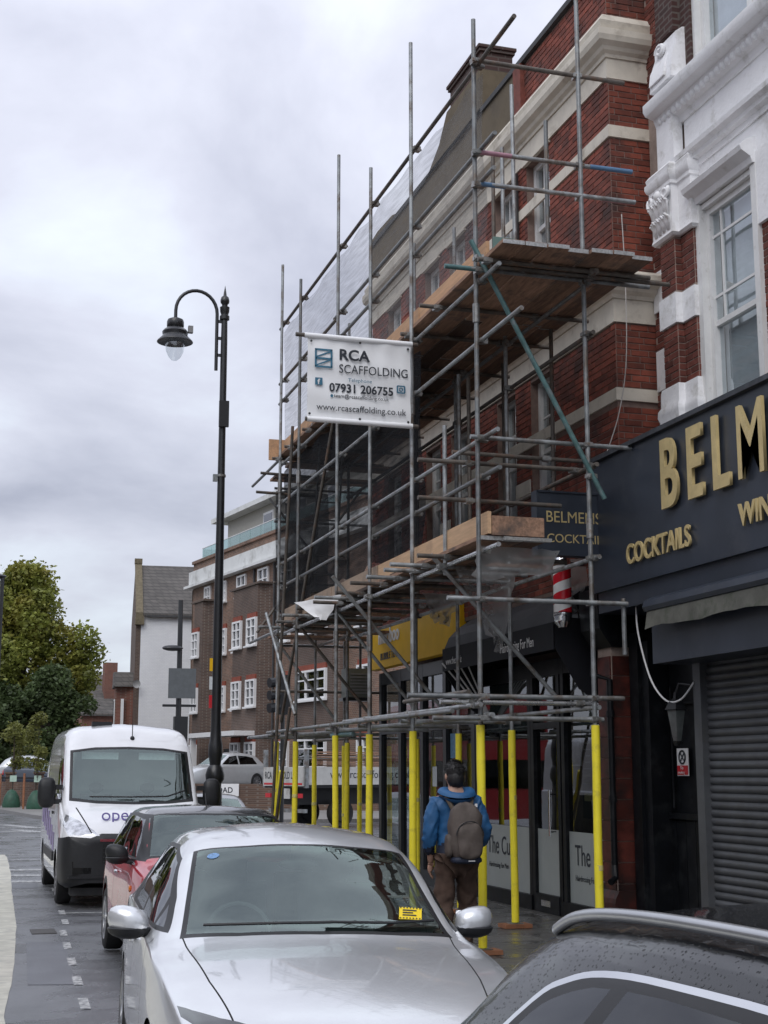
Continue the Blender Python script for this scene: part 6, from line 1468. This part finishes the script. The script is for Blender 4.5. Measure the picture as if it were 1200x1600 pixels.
for s_ in (-1,1):
    mi = MB().ball((0,0,0),1.,20); e_ = 3.4
    mi.v = [(1.18*s_+p[0]/k*.125, 1.10+p[1]/k*.10, 1.52+p[2]/k*.215) for p in mi.v for k in [max(1e-6,(abs(p[0])**e_+abs(p[1])**e_+abs(p[2])**e_)**(1/e_))]]
    mo = ob('mirror', mi, M_plastic, vn, smooth='all'); [ob('mirror_arm', MB().box(min(.96*s_,1.08*s_),max(.96*s_,1.08*s_),1.06,1.14,z,z+.07), M_plastic, mo) for z in (1.36,1.56)]
    ob('mirror_glass', MB().box(min(1.08*s_,1.28*s_),max(1.08*s_,1.28*s_),1.201,1.206,1.36,1.68), M_chrome, mo)
    ob('sun_visor', MB().box(min(.15*s_,.68*s_),max(.15*s_,.68*s_),1.52,1.56,2.0,2.10), M_paper, vn)
    ob('side_moulding', MB().box(min(1.026*s_,1.045*s_),max(1.026*s_,1.045*s_),1.5,3.9,.55,.68), M_plastic, vn)
    ob('door_handle', MB().box(min(1.0*s_,1.04*s_),max(1.0*s_,1.04*s_),1.95,2.12,1.2,1.24), M_plastic, vn)
ob('wiper', MB().path([(-.6,.80,1.47),(0,.78,1.47),(.25,.80,1.475)], .012, 6), M_plastic, vn); ob('wiper', MB().path([(.1,.80,1.47),(.5,.82,1.48),(.75,.9,1.56)], .012, 6), M_plastic, vn)
ob('aerial', MB().ball((.05,1.60,2.31),(.035,.05,.04),10).tube((.05,1.60,2.31),(.05,1.62,2.52),.007), M_plastic, vn)
ob('chrome_bar', MB().box(-.5,.5,.0-.012,.0,.885,.92), M_chrome, vn)
ob('fog_recess', MB().box(-.85,-.6,-.0,.02,.46,.54), M_gap, vn)
for k in range(4): ob('grille_slat', MB().box(-.45,.45,-.012,.0,.61+k*.06,.625+k*.06), M_plastic, vn)
for s_ in (-1,1):
    fg = ob('fog_surround', MB().prism([(s_*.56,.44),(s_*.84,.48),(s_*.86,.62),(s_*.58,.58)], -.03+.06, .10, 'y'), M_gap, vn)
    ob('fog_lamp', MB().lathe([(0,0),(.05,0),(.055,.03)], (s_*.72,.02,.53), 14, 'y'), M_chrome, fg)
ob('bumper_ridge', MB().box(-.9,.9,-.02,.06,.40,.425), M_plastic, vn); ob('number_plate', MB().box(-.26,.26,-.03,-.013,.46,.57), M_wtext, vn)
ob('roof_marker', MB().box(-.5,-.2,2.2,2.3,2.5,2.57), M_plastic, vn)
Mo = Matrix.Rotation(rad(64), 3, 'X')
text('van_lettering', 'openreach', .25, (-.48,.215,1.160), Mo, mat('purple_lettering', (.10,.075,.28), .4), vn, .004, 1.0)
sw_ = MB(); rr_ = random.Random(6)
for k in range(7): 
    y = 1.5+k*.5; sw_.box(-1.031,-1.028,y,y+.25+.1*rr_.random(),.7+.05*k,.95+.09*k)
ob('side_livery', sw_, mat('lilac_livery', (.30,.25,.45), .4, var=.2, scale=4), vn)

# --- cars in the raised car park and by the lamp
def far_car(label, loc, rotz, m_, spec=GOLF, sc_=1., nm='parked_car', group='cars in the raised car park'):
    r_ = thing(nm, label, 'car', loc, rotz=rotz, group=group); r_.scale = (sc_, sc_, sc_*1.1)
    car_shell(r_, spec, [('windscreen','top', ws_poly(1.20,1.275,.70,1.965,.555), lambda c, n_: n_.z > .15 and c.z > .93, M_wscreen),
        ('side_window','side', [(1.5,1.005),(1.70,1.145),(1.99,1.32),(2.36,1.362),(2.40,1.362),(2.40,1.005)], sidew, M_privg),
        ('side_window','side', [(2.48,1.005),(2.48,1.362),(2.95,1.352),(3.35,1.28),(3.5,1.02)], sidew, M_privg),
        ('rear_window','top', [(-.5,3.62),(.5,3.62),(.52,3.93),(-.52,3.93)], lambda c, n_: n_.z > .1 and c.z > 1.0, M_privg),
        ('tail_light','side', [(3.95,.70),(4.25,.70),(4.25,.95),(4.0,.97)], lambda c, n_: abs(c.x) > .4, M_red)], m_, ny=40, sub=4, holes=[arch_poly(.87,.345,.31), arch_poly(3.45,.345,.31)])
    for (x, y) in ((-.79,.87),(.79,.87),(-.79,3.45),(.79,3.45)): wheel(r_, x, y)
    cabin(r_, 1.30, 3.4, .80, .42, .96)
    return r_
far_car('silver sports utility car above the corner wall near the apartments', (11.2,71.6,.95), rad(-62)+math.pi*0, paint('pale_silver_paint', (.55,.57,.58), .4, .35), sc_=1.12)
far_car('pale silver car with red tail light behind the garden wall', (7.0,81,.95), rad(78), paint('pale_silver_paint',(0,0,0)), sc_=1.08)
far_car('dark blue car nose showing behind the garden wall piers', (5.6,76.4,.95), rad(35), paint('dark_blue_paint', (.03,.045,.07), .3, .3), sc_=.95)
gc = far_car('grey car with dark trim half hidden by the street lamp foot', (4.85,26.9,0), rad(-6), paint('wet_grey_paint', (.17,.175,.18), .5, .3), sc_=.97, group='cars near the lamp')
gc.scale = (.97,.97,.93)
# --- scaffolders' truck
tr = thing('flatbed_truck', 'scaffolders flatbed truck with white drop sides parked in the side street', 'truck', (11.1,45.8,0), rotz=rad(22))
# local: rear at x=0, bed runs to +x, near side y=0
M_tw = mat('truck_white', (.5,.5,.48), .5, var=.12, scale=3, dirt=(.33,.31,.28), dscale=2)
ob('bed', MB().box(0,6,0,2.3,1.30,1.40), M_plastic, tr); ob('chassis', MB().box(.3,7.5,.7,1.6,.75,1.298), M_plastic, tr)
sd_ = ob('side_board', MB().box(.12,6,-.05,-.003,1.40,1.98), M_tw, tr); ob('side_board', MB().box(.12,6,2.303,2.35,1.40,1.98), M_tw, tr)
rb_ = ob('tail_board', MB().box(-.06,-.003,0,2.3,1.36,1.98), M_tw, tr)
ob('red_stripe', MB().box(-.066,-.061,.05,2.25,1.40,1.46), M_red, rb_)
text('board_lettering', 'RCA SCAFFOLD LTD', .33, (-.064,2.2,1.6), '-x', M_dtext, rb_, .001, .62, .004)
text('board_lettering', 'www.rcascaffolding.co.uk', .36, (1.0,-.052,1.62), '-y', M_dtext, sd_, .001, .95, .002)
for (x, y) in ((.05,-.03),(.05,2.33),(2.6,-.03),(4.8,-.03)): ob('post', MB().box(x-.06,x+.06,y-.06,y+.06,1.3,2.55), M_galv, tr)
ob('number_board', MB().box(-.03,.0,.8,1.7,.95,1.28), M_tw, tr)
for y in (.25,2.05): ob('tail_light', MB().box(-.04,.01,y-.15,y+.15,.98,1.12), M_red, tr)
ob('under_run_bar', MB().box(.1,.2,.1,2.2,.5,.62), M_galv, tr)
for (x, y) in ((1.6,.2),(1.6,2.1),(7.0,.2),(7.0,2.1)):
    b = MB().lathe([(0,-.14),(.28,-.14),(.30,-.10),(.45,-.14),(.48,-.08),(.48,.08),(.45,.14),(.30,.10),(.28,.14),(0,.14)], (x,y,.48), 24, 'y'); ob('wheel', b, M_rubber, tr, smooth=True)
cb = ob('cab', MB().prism([(6.3,.6),(8.2,.6),(8.25,1.5),(7.9,2.6),(6.4,2.7)], .05, 2.25, 'y'), M_tw, tr); ob('cab_window', MB().prism([(6.7,1.7),(8.0,1.7),(7.8,2.45),(6.7,2.5)], .03, .049, 'y'), M_privg, cb)
lbm = mesh_of('loaded_board', MB().box(-2.4,2.4,-.11,.11,-.019,.019), M_board); lbt = mesh_of('loaded_tube', MB().tube((-2.6,0,0),(2.6,0,0),.026,n=8), M_galv)
def on_truck(o, lx, ly, lz, lab, cat, grp):
    o.location = Matrix.Rotation(rad(22),3,'Z') @ Vector((lx,ly,lz)) + Vector((11.1,45.8,0)); o.rotation_euler = (0, R.uniform(-.01,.01), rad(22)+R.uniform(-.02,.02)); tag(o, lab, cat, grp)
for k in range(9):
    o = inst('loaded_board', lbm, (0,0,0)); on_truck(o, 3.0, .35, 2.02+k*.055, 'scaffold board in the near stack loaded on the flatbed truck', 'board', 'boards stacked on the truck')
for k in range(10):
    o = inst('loaded_tube', lbt, (0,0,0)); on_truck(o, 3.2, 1.0+(k % 5)*.1, 2.05+(k//5)*.06+.2, 'steel tube lying across the load of the flatbed truck', 'tube', 'tubes loaded on the truck')

# --- the other side of the road, which the shop windows mirror
bs = thing('double_decker_bus', 'red double decker bus mirrored in the tea shop window', 'bus', (-3.4,44,0))
ob('body', MB().prism([(-4.65,.3),(-2.15,.3),(-2.15,4.1),(-2.3,4.35),(-4.5,4.35),(-4.65,4.1)], 44, 54.5, 'y'), paint('red_bus_paint', (.24,.012,.016), .0, .35), bs)
for (z0, z1) in ((1.3,2.2),(2.9,3.7)):
    for k in range(7): ob('window', MB().box(-2.148,-2.13,44.4+k*1.45,45.7+k*1.45,z0,z1), M_privg, bs)
    ob('window', MB().box(-4.5,-2.3,43.97,43.998,z0,z1), M_privg, bs)
for y in (46.2,52): ob('wheel', MB().lathe([(0,-.14),(.3,-.14),(.48,-.12),(.5,0),(.48,.12),(.3,.14),(0,.14)], (-2.28,y,.5), 24, 'x'), M_rubber, bs, smooth=True)
M_opp = brickwork('opposite_brick', (.20,.10,.07), (.14,.075,.055), (.25,.22,.19), .24, .09)
for i, (y0, y1, h_, lb) in enumerate(((-14,4,9.5,'brick terrace across the road behind the camera'),(4.3,24,10.5,'gabled brick terrace facing the scaffold across the road'),(24.3,52,8.8,'lower brick terrace across the road by the bus'))):
    t = thing('opposite_terrace', lb, 'building', (-15,y0,0), group='terraces across the road')
    ob('wall', MB().box(-24,-14.0,y0,y1,0,h_), M_opp, t); ob('roof', MB().prism([(-24.3,h_),(-13.7,h_),(-19,h_+3.5)], y0, y1, 'y'), sl_, t)
    y = y0+1.2
    while y < y1-1.5:
        for z in (3.9,6.6): q = ob('window', MB().box(-13.998,-13.93,y,y+1.1,z,z+1.7), M_upvc, t); ob('pane', MB().box(-13.93,-13.91,y+.12,y+.98,z+.12,z+1.58), M_privg, q)
        y += 2.4
    ob('shopfront', MB().box(-13.998,-13.9,y0+.4,y1-.4,.3,2.7), M_privg, t); ob('fascia', MB().box(-13.99,-13.8,y0+.2,y1-.2,2.8,3.5), M_aptw, t)
struct(ob('opposite_pavement', MB().box(-24,-10.5,-14,52,-.02,.12), M_kerb))
# ---------------------------------------------------------------- man with rucksack, seen from behind
px, py = 4.47, 12.55; G = .12
pr_ = thing('person', 'man in blue jacket and brown trousers walking away under the scaffold', 'person', (px, py, G), rotz=rad(-6))
def skinned(name, verts, edges, radii, m_, parent, sub=2, root=0, crease=0.):
    me = bpy.data.meshes.new(name); me.from_pydata(verts, edges, []); o = bpy.data.objects.new(name, me); COL.objects.link(o)
    md = o.modifiers.new('s', 'SKIN'); md.use_smooth_shade = True
    for i, r_ in enumerate(radii): me.skin_vertices[0].data[i].radius = r_ if isinstance(r_, tuple) else (r_, r_)
    me.skin_vertices[0].data[root].use_root = True
    if sub: s = o.modifiers.new('u', 'SUBSURF'); s.levels = sub; s.render_levels = sub
    dg = bpy.context.evaluated_depsgraph_get(); dg.update()
    m2 = bpy.data.meshes.new_from_object(o.evaluated_get(dg)); bpy.data.objects.remove(o); m2.name = name
    if crease:
        from mathutils import noise
        for v in m2.vertices:
            c_ = v.co; f_ = noise.noise(Vector((c_.x*9,c_.y*9,c_.z*16+2*math.sin(c_.x*14))))+.5*noise.noise(Vector((c_.x*22,c_.y*22,c_.z*34))); v.co = c_+v.normal*crease*f_
        m2.update()
    m2.materials.clear(); m2.materials.append(m_); m2.polygons.foreach_set('use_smooth', [True]*len(m2.polygons))
    q = bpy.data.objects.new(name, m2); COL.objects.link(q); q.parent = parent; ORG[q.name] = (0,0,0); return q
M_skin = mat('skin', (.42,.25,.18), .55, var=.06)
M_jack = mat('blue_jacket', (.014,.085,.21), .6, var=.18, scale=7, bump=.35, bscale=16)
M_jackd = mat('navy_jacket_panel', (.010,.016,.035), .6, var=.2, scale=7, bump=.3, bscale=16)
M_trous = mat('brown_trousers', (.075,.045,.032), .85, var=.25, scale=9, bump=.4, bscale=20)
M_hair = mat('black_hair', (.010,.009,.009), .5, var=.4, scale=60, bump=.6, bscale=120)
M_bag2 = mat('brown_rucksack', (.085,.068,.058), .75, var=.18, scale=10, bump=.3, bscale=24)
# facing +y (away); local origin between the feet
V = [(0,0,.98),(0,.01,1.12),(0,.02,1.28),(0,.0,1.44),(0,.005,1.53),(0,.03,1.60),(0,.035,1.70),(0,.03,1.76),
     (-.10,0,.93),(-.115,.03,.50),(-.13,-.11,.11),(-.13,.0,.05),(.10,0,.93),(.125,.12,.52),(.115,.15,.10),(.115,.27,.05),
     (-.17,.0,1.43),(-.235,-.02,1.17),(-.225,.07,.95),(-.215,.11,.88),(.17,.0,1.43),(.25,-.05,1.18),(.235,.10,1.02),(.19,.17,.98)]
E_ = [(0,1),(1,2),(2,3),(3,4),(4,5),(5,6),(6,7),(0,8),(8,9),(9,10),(10,11),(0,12),(12,13),(13,14),(14,15),(3,16),(16,17),(17,18),(18,19),(3,20),(20,21),(21,22),(22,23)]
Rd = [(.155,.115),(.15,.11),(.165,.12),(.15,.10),.06,.075,(.082,.10),(.05,.06),.085,.058,.04,.035,.085,.058,.04,.035,.062,.047,.034,.028,.062,.047,.034,.028]
skinned('body', V, E_, Rd, M_skin, pr_)
# hands: palm with four fingers and a thumb, fingers loosely curled
for (c, s_) in (((-.215,.12,.86),-1),((.185,.19,.965),1)):
    hv = [(c[0],c[1]-.01,c[2]+.02),(c[0],c[1]+.02,c[2]-.045)]; he = [(0,1)]; hr = [(.026,.016),(.034,.014)]
    for k in range(4):
        o_ = (k-1.5)*.017; b = len(hv); ln_ = (.85,1.,.95,.75)[k]
        hv += [(c[0]+o_*.35,c[1]+.02+o_,c[2]-.065),(c[0]-s_*.012+o_*.3,c[1]+.026+o_,c[2]-.065-.035*ln_),(c[0]-s_*.032+o_*.3,c[1]+.028+o_,c[2]-.07-.055*ln_)]
        he += [(1,b),(b,b+1),(b+1,b+2)]; hr += [.0095,.0085,.007]
    b = len(hv); hv += [(c[0]-s_*.018,c[1]+.045,c[2]-.02),(c[0]-s_*.03,c[1]+.06,c[2]-.055)]; he += [(0,b),(b,b+1)]; hr += [.011,.008]
    skinned('hand', hv, he, hr, M_skin, pr_, 1)
# jacket over torso and arms
JV = [(0,0,.80),(0,0,.98),(0,.01,1.15),(0,.015,1.30),(0,.0,1.44),(0,.0,1.52),(-.185,-.0,1.415),(-.255,-.025,1.16),(-.24,.075,.94),(.185,.0,1.415),(.27,-.055,1.17),(.25,.09,1.03)]
JE = [(0,1),(1,2),(2,3),(3,4),(4,5),(4,6),(6,7),(7,8),(4,9),(9,10),(10,11)]
JR = [(.205,.155),(.195,.15),(.19,.145),(.20,.15),(.165,.125),(.085,.085),.085,.075,.056,.085,.075,.056]
jk = skinned('jacket', JV, JE, JR, M_jack, pr_, 3, crease=.017)
jk.data.materials.append(M_jackd)
for p in jk.data.polygons:
    c = p.center
    if c.z < 1.10 - .06*abs(c.x)/.2 : p.material_index = 1
# hood lying on the shoulders
hd = MB()
for i in range(13):
    for j in range(25):
        a = math.pi*2*j/24; u = i/12; t = u*math.pi*1.9
        rr = .105+.05*math.cos(t); hd.v.append((math.cos(a)*rr*1.15, math.sin(a)*rr*.95-.03-.05*max(0,-math.sin(a)), 1.515+.05*math.sin(t)-.05*max(0,-math.sin(a))))
hd.f = [(i*25+j,(i+1)*25+j,(i+1)*25+j+1,i*25+j+1) for i in range(12) for j in range(24)]; hd.m = [0]*len(hd.f)
ob('hood', hd, M_jack, pr_, smooth='all')
ob('sleeve_badge', MB().box(.145,.170,-.135,-.128,1.385,1.415), M_wtext, pr_)
# trousers
TV = [(0,0,.96),(-.10,0,.88),(-.115,.03,.50),(-.13,-.12,.14),(.10,0,.88),(.125,.12,.52),(.115,.15,.12)]
skinned('trousers', TV, [(0,1),(1,2),(2,3),(0,4),(4,5),(5,6)], [(.165,.13),.115,.09,.078,.115,.09,.078], M_trous, pr_, 3, crease=.02)
for (x, y) in ((-.13,-.09),(.115,.17)):
    ob('shoe', MB().ball((x,y+.05,.045),(.05,.145,.05),14).box(x-.048,x+.048,y-.08,y+.18,0,.025), M_plastic, pr_, smooth=True)
# head: ears, face and hair
hb_ = MB().ball((0,.03,1.665),(.083,.105,.125),20)
ob('head', hb_, M_skin, pr_, smooth='all')
for s_ in (-1,1):
    ob('ear', MB().ball((s_*.084,.025,1.655),(.012,.022,.034),10), M_skin, pr_, smooth='all'); ob('eye', MB().ball((s_*.032,.122,1.675),(.012,.01,.007),8), M_wtext, pr_)
ob('nose', MB().ball((0,.137,1.645),(.014,.02,.026),8), M_skin, pr_, smooth='all'); ob('mouth', MB().ball((0,.128,1.60),(.026,.008,.006),8), mat('lips', (.3,.12,.1), .5), pr_)
hr_ = MB(); rnd = random.Random(2)
hr_.ball((0,.018,1.70),(.092,.112,.105),20); hr_.ball((0,-.012,1.645),(.084,.085,.10),16)
hr_.v = [(v[0]+rnd.uniform(-.006,.006),v[1]+rnd.uniform(-.006,.006),v[2]+rnd.uniform(-.006,.010)) for v in hr_.v]
for k in range(1600):
    a = rnd.uniform(0,6.283); e_ = rnd.uniform(.05,1.45); n_ = Vector((math.cos(a)*math.cos(e_),math.sin(a)*math.cos(e_),math.sin(e_)))
    p = Vector((n_.x*.09,.018+n_.y*.11,1.70+n_.z*.103)); q = p+n_*.012+Vector((rnd.uniform(-1,1),rnd.uniform(-1,1),rnd.uniform(-.8,.4)))*.022; sd = n_.orthogonal().normalized()*.004
    hr_.add([p-sd,p+sd,q],[(0,1,2)])
ob('hair', hr_, M_hair, pr_, smooth='all', fix=False)
# rucksack
def crumple(b, a, k):
    from mathutils import noise
    b.v = [(v[0]+a*noise.noise(Vector(v)*k), v[1]+a*1.4*noise.noise(Vector(v)*k+Vector((7,3,1))), v[2]+a*noise.noise(Vector(v)*k+Vector((1,9,4)))) for v in b.v]; return b
rk = thing('rucksack', 'brown rucksack worn on the back of the man in blue', 'rucksack', (px, py, G), rotz=rad(-6))
def pillow(c, r, e_=3.2, n=40):
    b = MB().ball((0,0,0), 1., n); out = []
    for v in b.v:
        x, y, z = v; k = (abs(x)**e_+abs(y)**e_+abs(z)**e_)**(1/e_); k = max(k,1e-6); out.append((c[0]+x/k*r[0],c[1]+y/k*r[1],c[2]+z/k*r[2]))
    b.v = out; return b
mb_ = pillow((.03,-.245,1.17),(.155,.10,.26))
mb_.v = [(v[0]*(1-.22*max(0,(v[2]-1.2)/.26)**2)+.006*math.sin(v[2]*40), v[1], v[2]) for v in mb_.v]
ob('main_pack', crumple(mb_, .016, 11), M_bag2, rk, smooth='all')
pk_ = pillow((.045,-.335,1.10),(.115,.045,.165)); ob('front_pocket', crumple(pk_, .012, 14), M_bag2, rk, smooth='all')
ob('pack_base', pillow((.03,-.25,.925),(.14,.09,.035)), M_jackd, rk, smooth='all'); ob('pack_label', MB().box(.03,.09,-.343,-.338,.915,.925), M_wtext, rk)
ob('zip', MB().path([(.045+.125*math.cos(t*math.pi/12),-.375+.02*abs(math.cos(t*math.pi/12)),1.14+.125*math.sin(t*math.pi/12)) for t in range(13)], .005, 5), M_plastic, rk)
for s_ in (-1,1):
    ob('strap', MB().path([(s_*.08+.02,-.16,1.36),(s_*.115,-.135,1.47),(s_*.125,-.04,1.525),(s_*.13,.09,1.45),(s_*.15,.13,1.2),(s_*.14,-.02,.98)], [.022]*6, 8), mat('strap_webbing', (.11,.085,.06), .8), rk, smooth=True)
ob('side_pocket', pillow((-.125,-.23,1.05),(.03,.07,.10)), M_bag2, rk, smooth='all')
